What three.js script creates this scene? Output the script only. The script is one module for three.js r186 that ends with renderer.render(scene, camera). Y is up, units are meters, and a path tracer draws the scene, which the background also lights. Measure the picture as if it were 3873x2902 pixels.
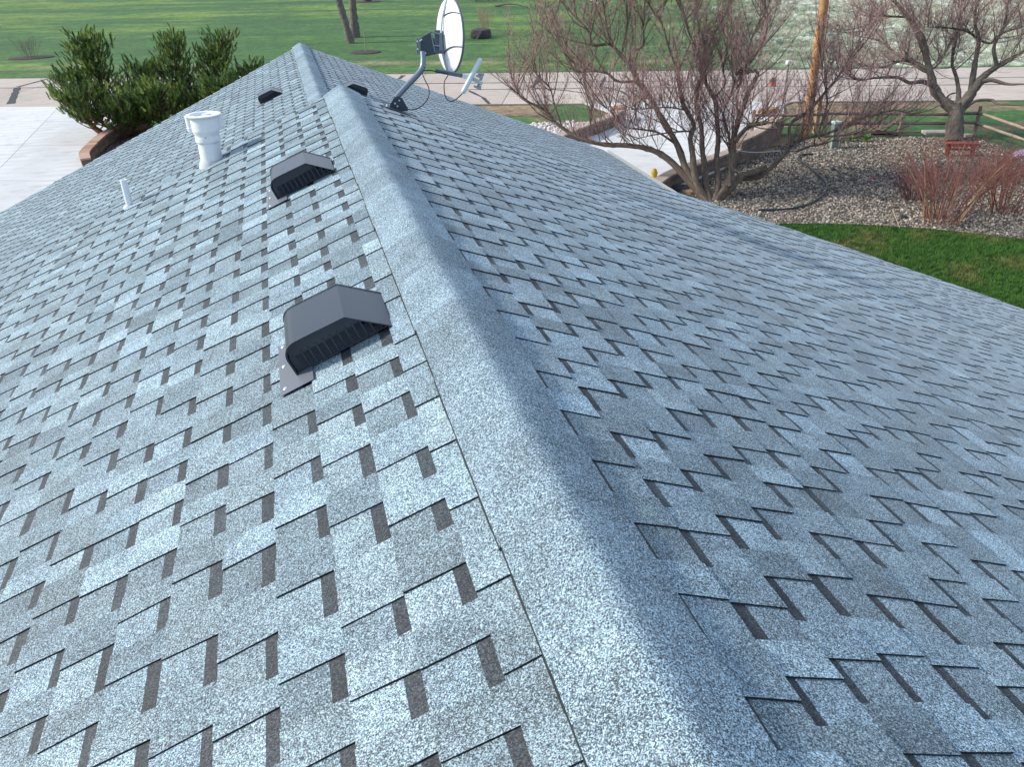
import * as THREE from 'three';
import { mergeGeometries } from 'three/addons/utils/BufferGeometryUtils.js';
import { RoundedBoxGeometry } from 'three/addons/geometries/RoundedBoxGeometry.js';

// ---------------------------------------------------------------- camera, sky, sun, exposure
const V = (x, y, z) => new THREE.Vector3(x, y, z);
const scene = new THREE.Scene();
const camera = new THREE.PerspectiveCamera(49.09, 4 / 3, 0.05, 1500);
camera.position.set(0, 7, 0);
{
  const yaw = 14.058 * Math.PI / 180, pitch = 28.453 * Math.PI / 180, roll = -1.633 * Math.PI / 180;
  const fw = V(Math.sin(yaw) * Math.cos(pitch), -Math.sin(pitch), -Math.cos(yaw) * Math.cos(pitch));
  const rt = V(Math.cos(yaw), 0, Math.sin(yaw)), up = rt.clone().cross(fw);
  const r2 = rt.clone().multiplyScalar(Math.cos(roll)).addScaledVector(up, Math.sin(roll));
  const u2 = rt.clone().multiplyScalar(-Math.sin(roll)).addScaledVector(up, Math.cos(roll));
  camera.quaternion.setFromRotationMatrix(new THREE.Matrix4().makeBasis(r2, u2, fw.clone().negate()));
}
scene.add(camera);
const renderer = new THREE.WebGLRenderer({ antialias: true });
renderer.setSize(1024, 768);
renderer.toneMapping = THREE.LinearToneMapping;
renderer.toneMappingExposure = 1.2;
renderer.shadowMap.enabled = true;

const sunDir = V(-0.957, 0, -0.29).normalize().multiplyScalar(Math.cos(32.5 * Math.PI / 180)).setY(Math.sin(32.5 * Math.PI / 180));
{
  const w = 256, h = 128, d = new Float32Array(w * h * 4);
  for (let j = 0; j < h; j++) for (let i = 0; i < w; i++) {
    const el = ((j + 0.5) / h - 0.5) * Math.PI, az = ((i + 0.5) / w - 0.5) * 2 * Math.PI;
    const e = Math.max(0, Math.sin(el)), k = Math.pow(1 - e, 2.2);
    const dir = V(Math.cos(el) * Math.cos(az), Math.sin(el), Math.cos(el) * Math.sin(az));
    const glow = Math.pow(Math.max(0, dir.dot(sunDir)), 6) * 0.35;
    const o = (j * w + i) * 4;
    d[o] = 0.41 + 0.40 * k + glow; d[o + 1] = 0.56 + 0.36 * k + glow * 0.95; d[o + 2] = 0.82 + 0.2 * k + glow * 0.85; d[o + 3] = 1;
  }
  const sky = new THREE.DataTexture(d, w, h, THREE.RGBAFormat, THREE.FloatType);
  sky.mapping = THREE.EquirectangularReflectionMapping; sky.magFilter = THREE.LinearFilter; sky.minFilter = THREE.LinearFilter; sky.needsUpdate = true;
  scene.background = sky; scene.environment = sky;
}
const sun = new THREE.DirectionalLight(new THREE.Color(1, 0.95, 0.86), 4.3);
sun.position.copy(sunDir).multiplyScalar(80).add(V(6, 0, -22)); sun.target.position.set(6, 0, -22);
sun.castShadow = true; sun.shadow.radius = 14; sun.shadow.mapSize.set(4096, 4096);
Object.assign(sun.shadow.camera, { left: -60, right: 60, top: 60, bottom: -60, near: 1, far: 250 });
scene.add(sun, sun.target);

// ---------------------------------------------------------------- helpers
let seed = 12345;
const rnd = () => { seed = (seed + 0x6D2B79F5) | 0; let t = Math.imul(seed ^ (seed >>> 15), 1 | seed); t = (t + Math.imul(t ^ (t >>> 7), 61 | t)) ^ t; return ((t ^ (t >>> 14)) >>> 0) / 4294967296; };
const rr = (a, b) => a + (b - a) * rnd();
const pick = (a) => a[Math.floor(rnd() * a.length)];
const hash = (x, y, s) => { let h = Math.imul(x | 0, 374761393) + Math.imul(y | 0, 668265263) + Math.imul(s | 0, 1274126177); h = Math.imul(h ^ (h >>> 13), 1274126177); return ((h ^ (h >>> 16)) >>> 0) / 4294967296; };
function vnoise(x, y, s = 0, per = 0) {
  const xi = Math.floor(x), yi = Math.floor(y), fx = x - xi, fy = y - yi, u = fx * fx * (3 - 2 * fx), v = fy * fy * (3 - 2 * fy);
  const w = (a) => per ? ((a % per) + per) % per : a;
  const a = hash(w(xi), w(yi), s), b = hash(w(xi + 1), w(yi), s), c = hash(w(xi), w(yi + 1), s), d = hash(w(xi + 1), w(yi + 1), s);
  return a + (b - a) * u + (c - a) * v + (a - b - c + d) * u * v;
}
const fbm = (x, y, s = 0, per = 0, oct = 4) => { let a = 0, g = 0.5, t = 0; for (let o = 0; o < oct; o++) { a += g * vnoise(x, y, s + o * 17, per); t += g; x *= 2; y *= 2; per *= 2; g *= 0.55; } return a / t; };
const enc = (v) => { v = Math.min(1, Math.max(0, v)); return 255 * (v <= 0.0031308 ? 12.92 * v : 1.055 * Math.pow(v, 1 / 2.4) - 0.055); };
function texture(w, h, fn, repeat) {            // fn(i, j) gives linear colour
  const d = new Uint8Array(w * h * 4);
  for (let j = 0; j < h; j++) for (let i = 0; i < w; i++) { const c = fn(i, j), o = (j * w + i) * 4; d[o] = enc(c[0]); d[o + 1] = enc(c[1]); d[o + 2] = enc(c[2]); d[o + 3] = 255; }
  const t = new THREE.DataTexture(d, w, h, THREE.RGBAFormat); t.colorSpace = THREE.SRGBColorSpace;
  t.wrapS = t.wrapT = THREE.RepeatWrapping; t.magFilter = THREE.LinearFilter; t.minFilter = THREE.LinearMipmapLinearFilter; t.generateMipmaps = true;
  if (repeat) t.repeat.set(repeat, repeat);
  t.needsUpdate = true; return t;
}
const names = new Map();
function numbered(n) { const k = names.get(n) || 0; names.set(n, k + 1); return k ? n + '_' + String(k).padStart(3, '0') : n; }
function tag(o, label, category, group, kind) { if (label) o.userData.label = label; if (category) o.userData.category = category; if (group) o.userData.group = group; if (kind) o.userData.kind = kind; return o; }
function thing(name, label, category, pos, group) { const g = new THREE.Group(); g.name = numbered(name); scene.add(g); if (pos) g.position.set(...pos); return tag(g, label, category, group); }
function part(name, geo, mat, parent) { const m = new THREE.Mesh(Array.isArray(geo) ? mergeGeometries(geo.map(flat)) : geo, mat); m.name = name; m.castShadow = m.receiveShadow = true; parent.add(m); return m; }
function single(name, geo, mat, label, category, group, kind) { const m = part(numbered(name), geo, mat, scene); return tag(m, label, category, group, kind); }
function flat(g) { const q = g.index ? g.toNonIndexed() : g; for (const k of Object.keys(q.attributes)) if (!['position', 'normal', 'uv'].includes(k)) q.deleteAttribute(k); return q; }
const std = (r, g, b, rough = 0.9, extra = {}) => new THREE.MeshStandardMaterial({ color: new THREE.Color().setRGB(r, g, b), roughness: rough, ...extra });
const box = (w, h, d, x = 0, y = 0, z = 0, ry = 0) => { const g = new THREE.BoxGeometry(w, h, d); if (ry) g.rotateY(ry); g.translate(x, y, z); return g; };
const rbox = (w, h, d, r, x = 0, y = 0, z = 0, seg = 2) => { const g = new RoundedBoxGeometry(w, h, d, seg, r); g.translate(x, y, z); return g; };
// round bar that tapers along a list of points
function bar(pts, r0, r1, sides = 6, step = 0.15, rough = 0) {
  const curve = pts.length > 2 ? new THREE.CatmullRomCurve3(pts, false, 'centripetal') : new THREE.LineCurve3(pts[0], pts[1]);
  const len = curve.getLength(), n = Math.max(pts.length > 2 ? pts.length - 1 : 1, Math.min(60, Math.round(len / step)));
  const P = [], N = [], UV = [], I = []; let nrm = V(0.31, 0.2, 0.93), u0 = rnd();
  for (let i = 0; i <= n; i++) {
    const t = i / n, p = curve.getPoint(t), tg = curve.getTangent(t);
    nrm = nrm.clone().addScaledVector(tg, -nrm.dot(tg)).normalize(); const bn = tg.clone().cross(nrm);
    const r = (r0 + (r1 - r0) * t) * (rough ? 1 + rough * (vnoise(t * len * 4, r0 * 50, 5) - 0.5) : 1);
    for (let k = 0; k <= sides; k++) {
      const a = k / sides * 2 * Math.PI, c = Math.cos(a), s = Math.sin(a), q = rough ? r * (1 + rough * 0.6 * (hash(k % sides, i, 3) - 0.5)) : r;
      const x = nrm.x * c + bn.x * s, y = nrm.y * c + bn.y * s, z = nrm.z * c + bn.z * s;
      P.push(p.x + x * q, p.y + y * q, p.z + z * q); N.push(x, y, z); UV.push(u0 + k / sides * Math.max(0.06, r * 6), t * len);
    }
  }
  for (let i = 0; i < n; i++) for (let k = 0; k < sides; k++) { const a = i * (sides + 1) + k, b = a + sides + 1; I.push(a, a + 1, b, b, a + 1, b + 1); }
  if (sides > 4) for (const e of [0, n]) { const b = e * (sides + 1); for (let k = 1; k < sides - 1; k++) e ? I.push(b, b + k, b + k + 1) : I.push(b, b + k + 1, b + k); }
  const g = new THREE.BufferGeometry();
  g.setAttribute('position', new THREE.Float32BufferAttribute(P, 3)); g.setAttribute('normal', new THREE.Float32BufferAttribute(N, 3)); g.setAttribute('uv', new THREE.Float32BufferAttribute(UV, 2)); g.setIndex(I);
  return g;
}
const tube = (pts, r, seg = 40, sides = 8) => new THREE.TubeGeometry(new THREE.CatmullRomCurve3(pts, false, 'centripetal'), seg, r, sides, false);
// flat sheet over a ground outline [[x, z], ...], uv in metres
function sheet(poly, y) {
  const sh = new THREE.Shape(poly.map(([x, z]) => new THREE.Vector2(x, -z))), g = new THREE.ShapeGeometry(sh);
  g.rotateX(-Math.PI / 2); g.translate(0, y, 0);
  const p = g.attributes.position, uv = []; for (let i = 0; i < p.count; i++) uv.push(p.getX(i), p.getZ(i));
  g.setAttribute('uv', new THREE.Float32BufferAttribute(uv, 2)); return g;
}
function inside(x, z, poly) { let c = false; for (let i = 0, j = poly.length - 1; i < poly.length; j = i++) { const [a, b] = poly[i], [d, e] = poly[j]; if ((b > z) !== (e > z) && x < (d - a) * (z - b) / (e - b) + a) c = !c; } return c; }
function clipCell(poly, planes) {                // Sutherland-Hodgman against lines n.p <= d
  let out = poly;
  for (const [nx, nz, d] of planes) {
    const src = out; out = [];
    for (let i = 0; i < src.length; i++) {
      const a = src[i], b = src[(i + 1) % src.length], da = nx * a[0] + nz * a[1] - d, db = nx * b[0] + nz * b[1] - d;
      if (da <= 0) out.push(a);
      if ((da < 0 && db > 0) || (da > 0 && db < 0)) { const t = da / (da - db); out.push([a[0] + (b[0] - a[0]) * t, a[1] + (b[1] - a[1]) * t]); }
    }
    if (out.length < 3) return [];
  }
  return out;
}
// concrete slabs cut from an outline along two directions; every slab a mesh of its own under parent
function slabs(parent, poly, o, u, v, us, vs, joint, y0, th, mats) {
  const nu = [v[1], -v[0]], nv = [-u[1], u[0]], oo = nu[0] * o[0] + nu[1] * o[1], ov = nv[0] * o[0] + nv[1] * o[1], k = joint / 2;
  for (let i = 0; i + 1 < us.length; i++) for (let j = 0; j + 1 < vs.length; j++) {
    const c = clipCell(poly, [[nu[0], nu[1], oo + us[i + 1] - k], [-nu[0], -nu[1], -(oo + us[i] + k)], [nv[0], nv[1], ov + vs[j + 1] - k], [-nv[0], -nv[1], -(ov + vs[j] + k)]]);
    if (c.length < 3) continue;
    let area = 0; for (let m = 0; m < c.length; m++) { const a = c[m], b = c[(m + 1) % c.length]; area += a[0] * b[1] - b[0] * a[1]; }
    if (Math.abs(area) < 0.2) continue;
    const sh = new THREE.Shape(c.map(([x, z]) => new THREE.Vector2(x, -z))), g = new THREE.ExtrudeGeometry(sh, { depth: th, bevelEnabled: false });
    g.rotateX(-Math.PI / 2); g.translate(0, y0 + (hash(i, j, 9) - 0.5) * 0.006, 0);
    part('slab', g, mats[(i * 7 + j * 3) % mats.length], parent);
  }
}

// ---------------------------------------------------------------- materials
const granule = texture(1024, 1024, (i, j) => {     // mineral granules, about 1.6 mm each
  const a = hash(i, j, 1), b = hash(i >> 1, (j + (i & 1)) >> 1, 2), big = fbm(i / 64, j / 64, 7, 16, 3);
  const q = 0.74 * a + 0.26 * b + (big - 0.5) * 0.22;
  let v = q < 0.36 ? 0.03 + 0.09 * a : q < 0.64 ? 0.19 + 0.15 * a : 0.52 + 0.4 * hash(i, j, 12);
  const t = hash(i, j, 4);
  v *= 0.8;
  return [v * (0.71 + 0.1 * t), v * (0.99 + 0.03 * t), v * (1.18 - 0.1 * t)];
}, 1 / 1.65);
const shingleMat = new THREE.MeshPhysicalMaterial({ map: granule, vertexColors: true, roughness: 0.72, sheen: 0.3, sheenRoughness: 0.45, sheenColor: new THREE.Color().setRGB(0.8, 0.88, 1) });
const capMats = [0.86, 0.98, 1.12, 1.02, 0.92].map((k) => new THREE.MeshStandardMaterial({ map: granule, color: new THREE.Color().setRGB(0.95 * k, 0.97 * k, k), vertexColors: true, roughness: 0.8 }));
const asphaltEdge = std(0.02, 0.02, 0.024, 0.95);
const concreteTex = texture(1024, 1024, (i, j) => {
  const n = fbm(i / 128, j / 128, 3, 8, 5), f = hash(i, j, 5), st = Math.max(0, fbm(i / 90 + 7, j / 90, 9, 0, 4) - 0.6) * 0.55, cr = Math.abs(fbm(i / 150, j / 150 + 3, 91, 0, 4) - 0.5) < 0.0012 ? 0.12 : 0, s = 0.86 + 0.2 * (n - 0.5) + 0.1 * (f - 0.5) + 0.16 * (vnoise(i / 256, j / 32, 8, 4) - 0.5) - st - cr;
  return [s, s * 0.985, s * 0.955];
}, 1 / 5);
const driveMats = [1, 0.95, 1.04].map((k) => new THREE.MeshStandardMaterial({ map: concreteTex, color: new THREE.Color().setRGB(0.66 * k, 0.66 * k, 0.66 * k), roughness: 0.85 }));
const roadMats = [1, 0.93, 1.05, 0.97].map((k) => new THREE.MeshStandardMaterial({ map: concreteTex, color: new THREE.Color().setRGB(0.5 * k, 0.425 * k, 0.37 * k), roughness: 0.9 }));
const tarMat = std(0.035, 0.032, 0.035, 0.7);
const jointMat = std(0.13, 0.12, 0.11, 0.95);
const grassTex = texture(1024, 1024, (i, j) => {
  const n = fbm(i / 64, j / 64, 21, 16, 4), f = hash(i, j, 6), c = vnoise(i / 6, j / 6, 13, 0), s = 0.55 + 0.5 * f + 0.5 * (c - 0.5), dry = Math.max(0, fbm(i / 22 + 5, j / 22, 31, 0, 3) - 0.56) * 2.4;
  return [(0.036 + 0.03 * n + 0.09 * dry) * s, (0.088 + 0.045 * n + 0.02 * dry) * s, (0.016 + 0.008 * n + 0.02 * dry) * s];
}, 1 / 9);
const grassMat = new THREE.MeshStandardMaterial({ map: grassTex, roughness: 0.95 });
const gravelTex = texture(1024, 1024, (i, j) => {
  const x = i / 9, y = j / 9; let best = 9, id = 0;
  for (let a = -1; a <= 1; a++) for (let b = -1; b <= 1; b++) { const cx = Math.floor(x) + a, cy = Math.floor(y) + b, d = Math.hypot(x - cx - hash(cx, cy, 1), y - cy - hash(cx, cy, 2)); if (d < best) { best = d; id = hash(cx, cy, 3); } }
  const v = 0.08 + 0.36 * id * id, w = hash(i, j, 8) * 0.2 + 0.9;
  return [v * w * 1.12, v * w * 0.92, v * w * 0.72];
}, 1 / 5.1);
const gravelMat = new THREE.MeshStandardMaterial({ map: gravelTex, roughness: 0.9 });
const barkTex = texture(256, 512, (i, j) => { const n = fbm(i / 12, j / 46, 41, 0, 4), k = Math.pow(fbm(i / 7, j / 60, 47, 0, 3), 1.4); const v = 0.35 + 1.05 * k * n * 1.7; return [v, v * 0.97, v * 0.93]; }, 1);
const barkMat = (r, g, b) => new THREE.MeshStandardMaterial({ map: barkTex, color: new THREE.Color().setRGB(r, g, b), roughness: 0.95 });
const woodTex = texture(256, 512, (i, j) => { const n = fbm(i / 5, j / 90, 51, 0, 4), k = fbm(i / 40, j / 60, 55, 0, 3); const v = 0.62 + 0.55 * n * k * 1.6; return [v, v * 0.95, v * 0.9]; }, 1);
const woodMat = (r, g, b) => new THREE.MeshStandardMaterial({ map: woodTex, color: new THREE.Color().setRGB(r, g, b), roughness: 0.9 });
const stoneTex = texture(256, 256, (i, j) => { const v = 0.7 + 0.5 * (fbm(i / 18, j / 18, 61, 0, 4) - 0.4) + 0.16 * hash(i, j, 4); return [v, v * 0.96, v * 0.92]; }, 2);
const stoneMat = (r, g, b) => new THREE.MeshStandardMaterial({ map: stoneTex, color: new THREE.Color().setRGB(r, g, b), roughness: 0.92 });

// ---------------------------------------------------------------- ground, lawns, road, driveways
const RO = [7.18, -38.87], RU = [0.937, 0.349];     // near kerb line of the road and its direction
const roadV = (x, z) => (x - RO[0]) * 0.349 - (z - RO[1]) * 0.937, roadU = (x, z) => (x - RO[0]) * 0.937 + (z - RO[1]) * 0.349;
{
  const g = new THREE.PlaneGeometry(1600, 1600); g.rotateX(-Math.PI / 2);
  const p = g.attributes.position, uv = []; for (let i = 0; i < p.count; i++) uv.push(p.getX(i), p.getZ(i)); g.setAttribute('uv', new THREE.Float32BufferAttribute(uv, 2));
  tag(part('ground', g, grassMat, scene), 'green grass ground reaching to the horizon', 'ground', null, 'structure');
}
{
  // the mown lawn and the rough field: a colour map of grass, dead grass and soil in 8 cm cells
  const X0 = -60, X1 = 100, Z0 = -165, Z1 = -5, n = 2048, sc = (X1 - X0) / n;
  const map = texture(n, n, (i, j) => {
    const x = X0 + (i + 0.5) * sc, z = Z1 - (j + 0.5) * sc, u = roadU(x, z), v = roadV(x, z);
    const f = hash(i, j, 1), c1 = vnoise(x * 1.6, z * 1.6, 3), c2 = vnoise(x * 5, z * 5, 4);
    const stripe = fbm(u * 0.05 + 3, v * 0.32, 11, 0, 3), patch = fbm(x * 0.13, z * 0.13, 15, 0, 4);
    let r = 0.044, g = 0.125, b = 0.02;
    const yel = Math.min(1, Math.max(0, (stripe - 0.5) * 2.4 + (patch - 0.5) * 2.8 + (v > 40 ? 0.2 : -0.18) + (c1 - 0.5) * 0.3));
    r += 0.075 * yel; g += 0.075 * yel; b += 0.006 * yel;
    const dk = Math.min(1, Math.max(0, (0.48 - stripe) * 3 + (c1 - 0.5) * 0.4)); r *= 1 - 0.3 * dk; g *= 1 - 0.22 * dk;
    // rough unmown field to the right
    const edge = u - (13 + 2.5 * (v - 9) * 0.06 + 5 * (vnoise(v * 0.14, 3, 9) - 0.5) + 2 * (c1 - 0.5));
    let rough = Math.min(1, Math.max(0, edge / 6)); if (v < 11) rough *= Math.max(0, (v - 9.6) / 1.6);
    if (v > 9) {
      const pale = Math.min(1, Math.max(0, 0.15 + (u - 12) / 18 + (v - 20) / 110 + (fbm(x * 0.5, z * 0.5, 19, 0, 4) - 0.5) * 2.2));
      const tq = 0.6 + 0.8 * c2 * c1 + 0.3 * f;
      const R = (0.16 + 0.36 * pale) * tq, G = (0.21 + 0.34 * pale) * tq, B = (0.13 + 0.3 * pale) * tq;
      r += (R - r) * rough; g += (G - g) * rough; b += (B - b) * rough;
      // straw along the verge
      const straw = Math.max(0, fbm(u * 0.35, v * 1.1, 23, 0, 4) - 0.5) * 3.2 * Math.max(0, 1 - Math.abs(v - 13.5) / 4.5) * (u < 12 ? 1 : 0.4);
      const sq = Math.min(1, straw); r += (0.26 - r) * sq; g += (0.215 - g) * sq; b += (0.115 - b) * sq;
      if (v < 9.75 + 0.35 * c1) { const k = 0.8; r += (0.09 - r) * k; g += (0.062 - g) * k; b += (0.045 - b) * k; }
      else if (v < 10.6) { g *= 1.15; }
    } else if (v < 0) {
      const brown = Math.min(1, Math.max(0, (fbm(x * 0.6, z * 0.6, 27, 0, 4) - 0.5) * 4 + (v > -2.4 ? 0.75 : 0) + (u > 6.5 && u < 17.5 ? 0.45 : -0.25)));
      r += (0.25 - r) * brown; g += (0.17 - g) * brown; b += (0.1 - b) * brown;
    }
    const q = 0.62 + 0.5 * f + 0.5 * (c2 - 0.5) + 0.36 * (c1 - 0.5) + 0.5 * (fbm(u * 0.3, v * 0.8, 35, 0, 4) - 0.5);
    return [r * q, g * q, b * q];
  });
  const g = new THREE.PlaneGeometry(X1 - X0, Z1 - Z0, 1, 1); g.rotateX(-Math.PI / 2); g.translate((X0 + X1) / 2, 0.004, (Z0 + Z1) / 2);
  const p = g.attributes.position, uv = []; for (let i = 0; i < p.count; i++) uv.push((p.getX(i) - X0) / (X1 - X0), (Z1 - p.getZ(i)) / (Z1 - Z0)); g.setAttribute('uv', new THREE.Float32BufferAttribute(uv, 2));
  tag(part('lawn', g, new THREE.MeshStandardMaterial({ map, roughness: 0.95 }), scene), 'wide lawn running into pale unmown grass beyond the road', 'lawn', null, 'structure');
}
const lawnEdge = [[9, -19.1], [10.8, -18.95], [12.2, -18.71], [13.31, -18.32], [14.32, -17.81], [15.23, -17.21], [16.07, -16.57], [16.86, -15.78], [18.6, -13.6], [20.5, -10]];
tag(part('lawn_001', sheet([[5, -19.1], ...lawnEdge, [20.5, 8], [5, 8]], 0.008), grassMat, scene), 'deep green lawn in front of the gravel bed beside the roof edge', 'lawn', null, 'structure');

const road = tag(new THREE.Group(), 'pale concrete road crossing behind the house with tarred joints', 'road', null, 'structure'); road.name = 'road'; scene.add(road);
{
  const R = (u, v) => [RO[0] + RU[0] * u + 0.349 * v, RO[1] + RU[1] * u - 0.937 * v];
  const poly = [R(-60, 0), R(70, 0), R(70, 9.2), R(-60, 9.2)];
  part('road_base', sheet(poly, 0.012), jointMat, road);
  const us = []; for (let u = -60; u <= 70; u += 5.2) us.push(u);
  slabs(road, poly, RO, RU, [-0.349, 0.937], us, [-9.2, -5.85, -3.9, 0], 0.03, 0.016, 0.05, roadMats);
  const strip = (pts, w) => { const gs = []; for (let i = 0; i + 1 < pts.length; i++) { const [a, b] = [pts[i], pts[i + 1]], dx = b[0] - a[0], dz = b[1] - a[1], l = Math.hypot(dx, dz), m = Math.max(1, Math.round(l / 0.5)); const L = [], Rr = []; for (let k = 0; k <= m; k++) { const t = k / m, ww = w * (0.7 + 0.7 * rnd()) / 2, x = a[0] + dx * t, z = a[1] + dz * t; L.push([x - dz / l * ww, z + dx / l * ww]); Rr.unshift([x + dz / l * ww, z - dx / l * ww]); } gs.push(sheet([...L, ...Rr], 0.076)); } return gs; };
  for (const [pts, w] of [
    [[R(-34, 5.85), R(10, 5.85)], 0.1], [[R(-4, 5.85), R(34, 5.85)], 0.09], [[R(0, 3.9), R(34, 3.9)], 0.09],
    [[[-13.87, -53.1], [-12.92, -47.5]], 0.3], [[[-12.4, -57.2], [-13.9, -53.3]], 0.22], [[[8.78, -42.12], [9.0, -39.9], [8.9, -38.3]], 0.14],
    [[[13.35, -45.5], [12.6, -43.2], [11.87, -41.71]], 0.24], [[[15.14, -40.46], [15.5, -39], [15.3, -37.2]], 0.14], [[[16.3, -43.3], [15.03, -40.51]], 0.16], [[[6.1, -47.25], [6.5, -48.4]], 0.2],
    [[[11.9, -41.6], [13.2, -40.2], [14.2, -38.4]], 0.12], [[[18.6, -41.4], [18.2, -39.4]], 0.12]]) part('tar_strip', strip(pts, w), tarMat, road);
}
{
  const d = tag(new THREE.Group(), 'white concrete driveway left of the house beside the pine bush', 'driveway', null, 'structure'); d.name = 'driveway'; scene.add(d);
  const poly = [[-13.7, -46.9], [-7.3, -44.4], [-7.3, -39], [-7.35, -36.5], [-7.1, -34.2], [-7.05, -32.6], [-6.6, -31.2], [-6.0, -29], [-5.8, -17], [-11.5, -17], [-13.2, -36]];
  const pd = sheet(poly, 0.012); part('driveway_base', pd, jointMat, d);
  slabs(d, poly, [-10.24, -41.75], [0.93, 0.367], [0.036, 0.999], [-5, 0, 6], [-7, 0, 4.5, 9.6, 14, 19, 28], 0.022, 0.02, 0.06, driveMats);
}
const driveR = [[12.9, -36.75], [13.2, -34.4], [13.45, -33.1], [12.6, -31.9], [10.5, -29.95], [8.3, -27.5], [6.4, -24.5], [6.4, -18], [8.2, -20.4], [10.0, -22.25], [12.4, -23.8], [14.5, -25.2], [16.2, -26.95], [17.8, -28.7], [19.2, -30.7], [20.6, -33.1], [21.3, -33.62]];
{
  const d = tag(new THREE.Group(), 'bright white concrete driveway between low stone walls behind the bare tree', 'driveway', null, 'structure'); d.name = 'driveway_001'; scene.add(d);
  part('driveway_base', sheet(driveR, 0.012), jointMat, d);
  slabs(d, driveR, [13, -36], [0.83, 0.56], [-0.56, 0.83], [-12, -6, -2, 2, 6, 12, 20], [-14, -9, -4.6, 0, 4.4, 9, 14, 20], 0.02, 0.02, 0.06, driveMats);
}
// gravel bed
const gravelPoly = [...lawnEdge.slice(0, 9), [26, -13.5], [26.5, -18], [23.2, -21.6], [23.6, -25.1], [21.6, -26.3], [19.4, -26.6], [17.6, -27.2], [16.6, -26.6], [15.0, -25.3], [12.5, -23.7], [10.3, -22.1], [8, -20.4]];
tag(part('gravel_bed', sheet(gravelPoly, 0.012), gravelMat, scene), 'bed of brown and grey river gravel under the bare trees', 'gravel', null, 'structure');
{
  const g = new THREE.IcosahedronGeometry(1, 0), mesh = new THREE.InstancedMesh(g, std(1, 1, 1, 0.85), 42000), m = new THREE.Matrix4(), q = new THREE.Quaternion(), c = new THREE.Color(); let n = 0;
  while (n < 42000) {
    const x = rr(8, 26), z = rr(-27.2, -13); if (!inside(x, z, gravelPoly)) { continue; }
    const s = rr(0.014, 0.034) * (rnd() < 0.06 ? 1.5 : 1); q.setFromEuler(new THREE.Euler(rr(0, 6), rr(0, 6), rr(0, 6)));
    m.compose(V(x, 0.012 + s * 0.35, z), q, V(s * rr(0.8, 1.4), s * rr(0.6, 0.9), s * rr(0.8, 1.3)));
    mesh.setMatrixAt(n, m); const k = rnd(), v = 0.06 + 0.46 * k * k * k; mesh.setColorAt(n, c.setRGB(v * rr(1.02, 1.22), v * 0.95, v * rr(0.66, 0.86))); n++;
  }
  mesh.name = 'gravel'; mesh.castShadow = mesh.receiveShadow = true; scene.add(mesh); tag(mesh, 'loose river gravel stones covering the bed', 'gravel', null, 'stuff');
}
{ // short grass on the near lawn
  const P = [], I = []; for (let k = 0; k < 5; k++) { const a = k * 1.26, x = Math.cos(a) * 0.014, z = Math.sin(a) * 0.014, w = 0.006, lx = Math.cos(a + 0.5) * 0.03, lz = Math.sin(a + 0.5) * 0.03, b = P.length / 3; P.push(x - w, 0, z, x + w, 0, z + 0.004, x + lx, 0.06 + 0.02 * (k % 3), z + lz); I.push(b, b + 1, b + 2); }
  const g = new THREE.BufferGeometry(); g.setAttribute('position', new THREE.Float32BufferAttribute(P, 3)); g.setIndex(I); g.computeVertexNormals();
  const N = 60000, mesh = new THREE.InstancedMesh(g, std(1, 1, 1, 0.9, { side: THREE.DoubleSide }), N), m = new THREE.Matrix4(), q = new THREE.Quaternion(), c = new THREE.Color(), poly = [[9, -19.1], ...lawnEdge.slice(1, 9), [17.5, -9], [8, -9]]; let n = 0;
  while (n < N) {
    const x = rr(8.5, 19), z = rr(-19.2, -9); if (!inside(x, z, poly)) continue;
    const s = rr(0.7, 1.5); q.setFromAxisAngle(V(0, 1, 0), rr(0, 6.3)); m.compose(V(x, 0.006, z), q, V(s, s * rr(0.6, 1.1), s)); mesh.setMatrixAt(n, m);
    const dry = Math.max(0, fbm(x * 1.3, z * 1.3, 77, 0, 3) - 0.52) * 3, k = rr(0.7, 1.25); mesh.setColorAt(n, c.setRGB((0.05 + 0.13 * dry) * k, (0.135 + 0.04 * dry) * k, (0.018 + 0.04 * dry) * k)); n++;
  }
  mesh.name = 'grass'; mesh.receiveShadow = true; scene.add(mesh); tag(mesh, 'short green grass blades on the near lawn', 'grass', null, 'stuff');
}
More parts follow.
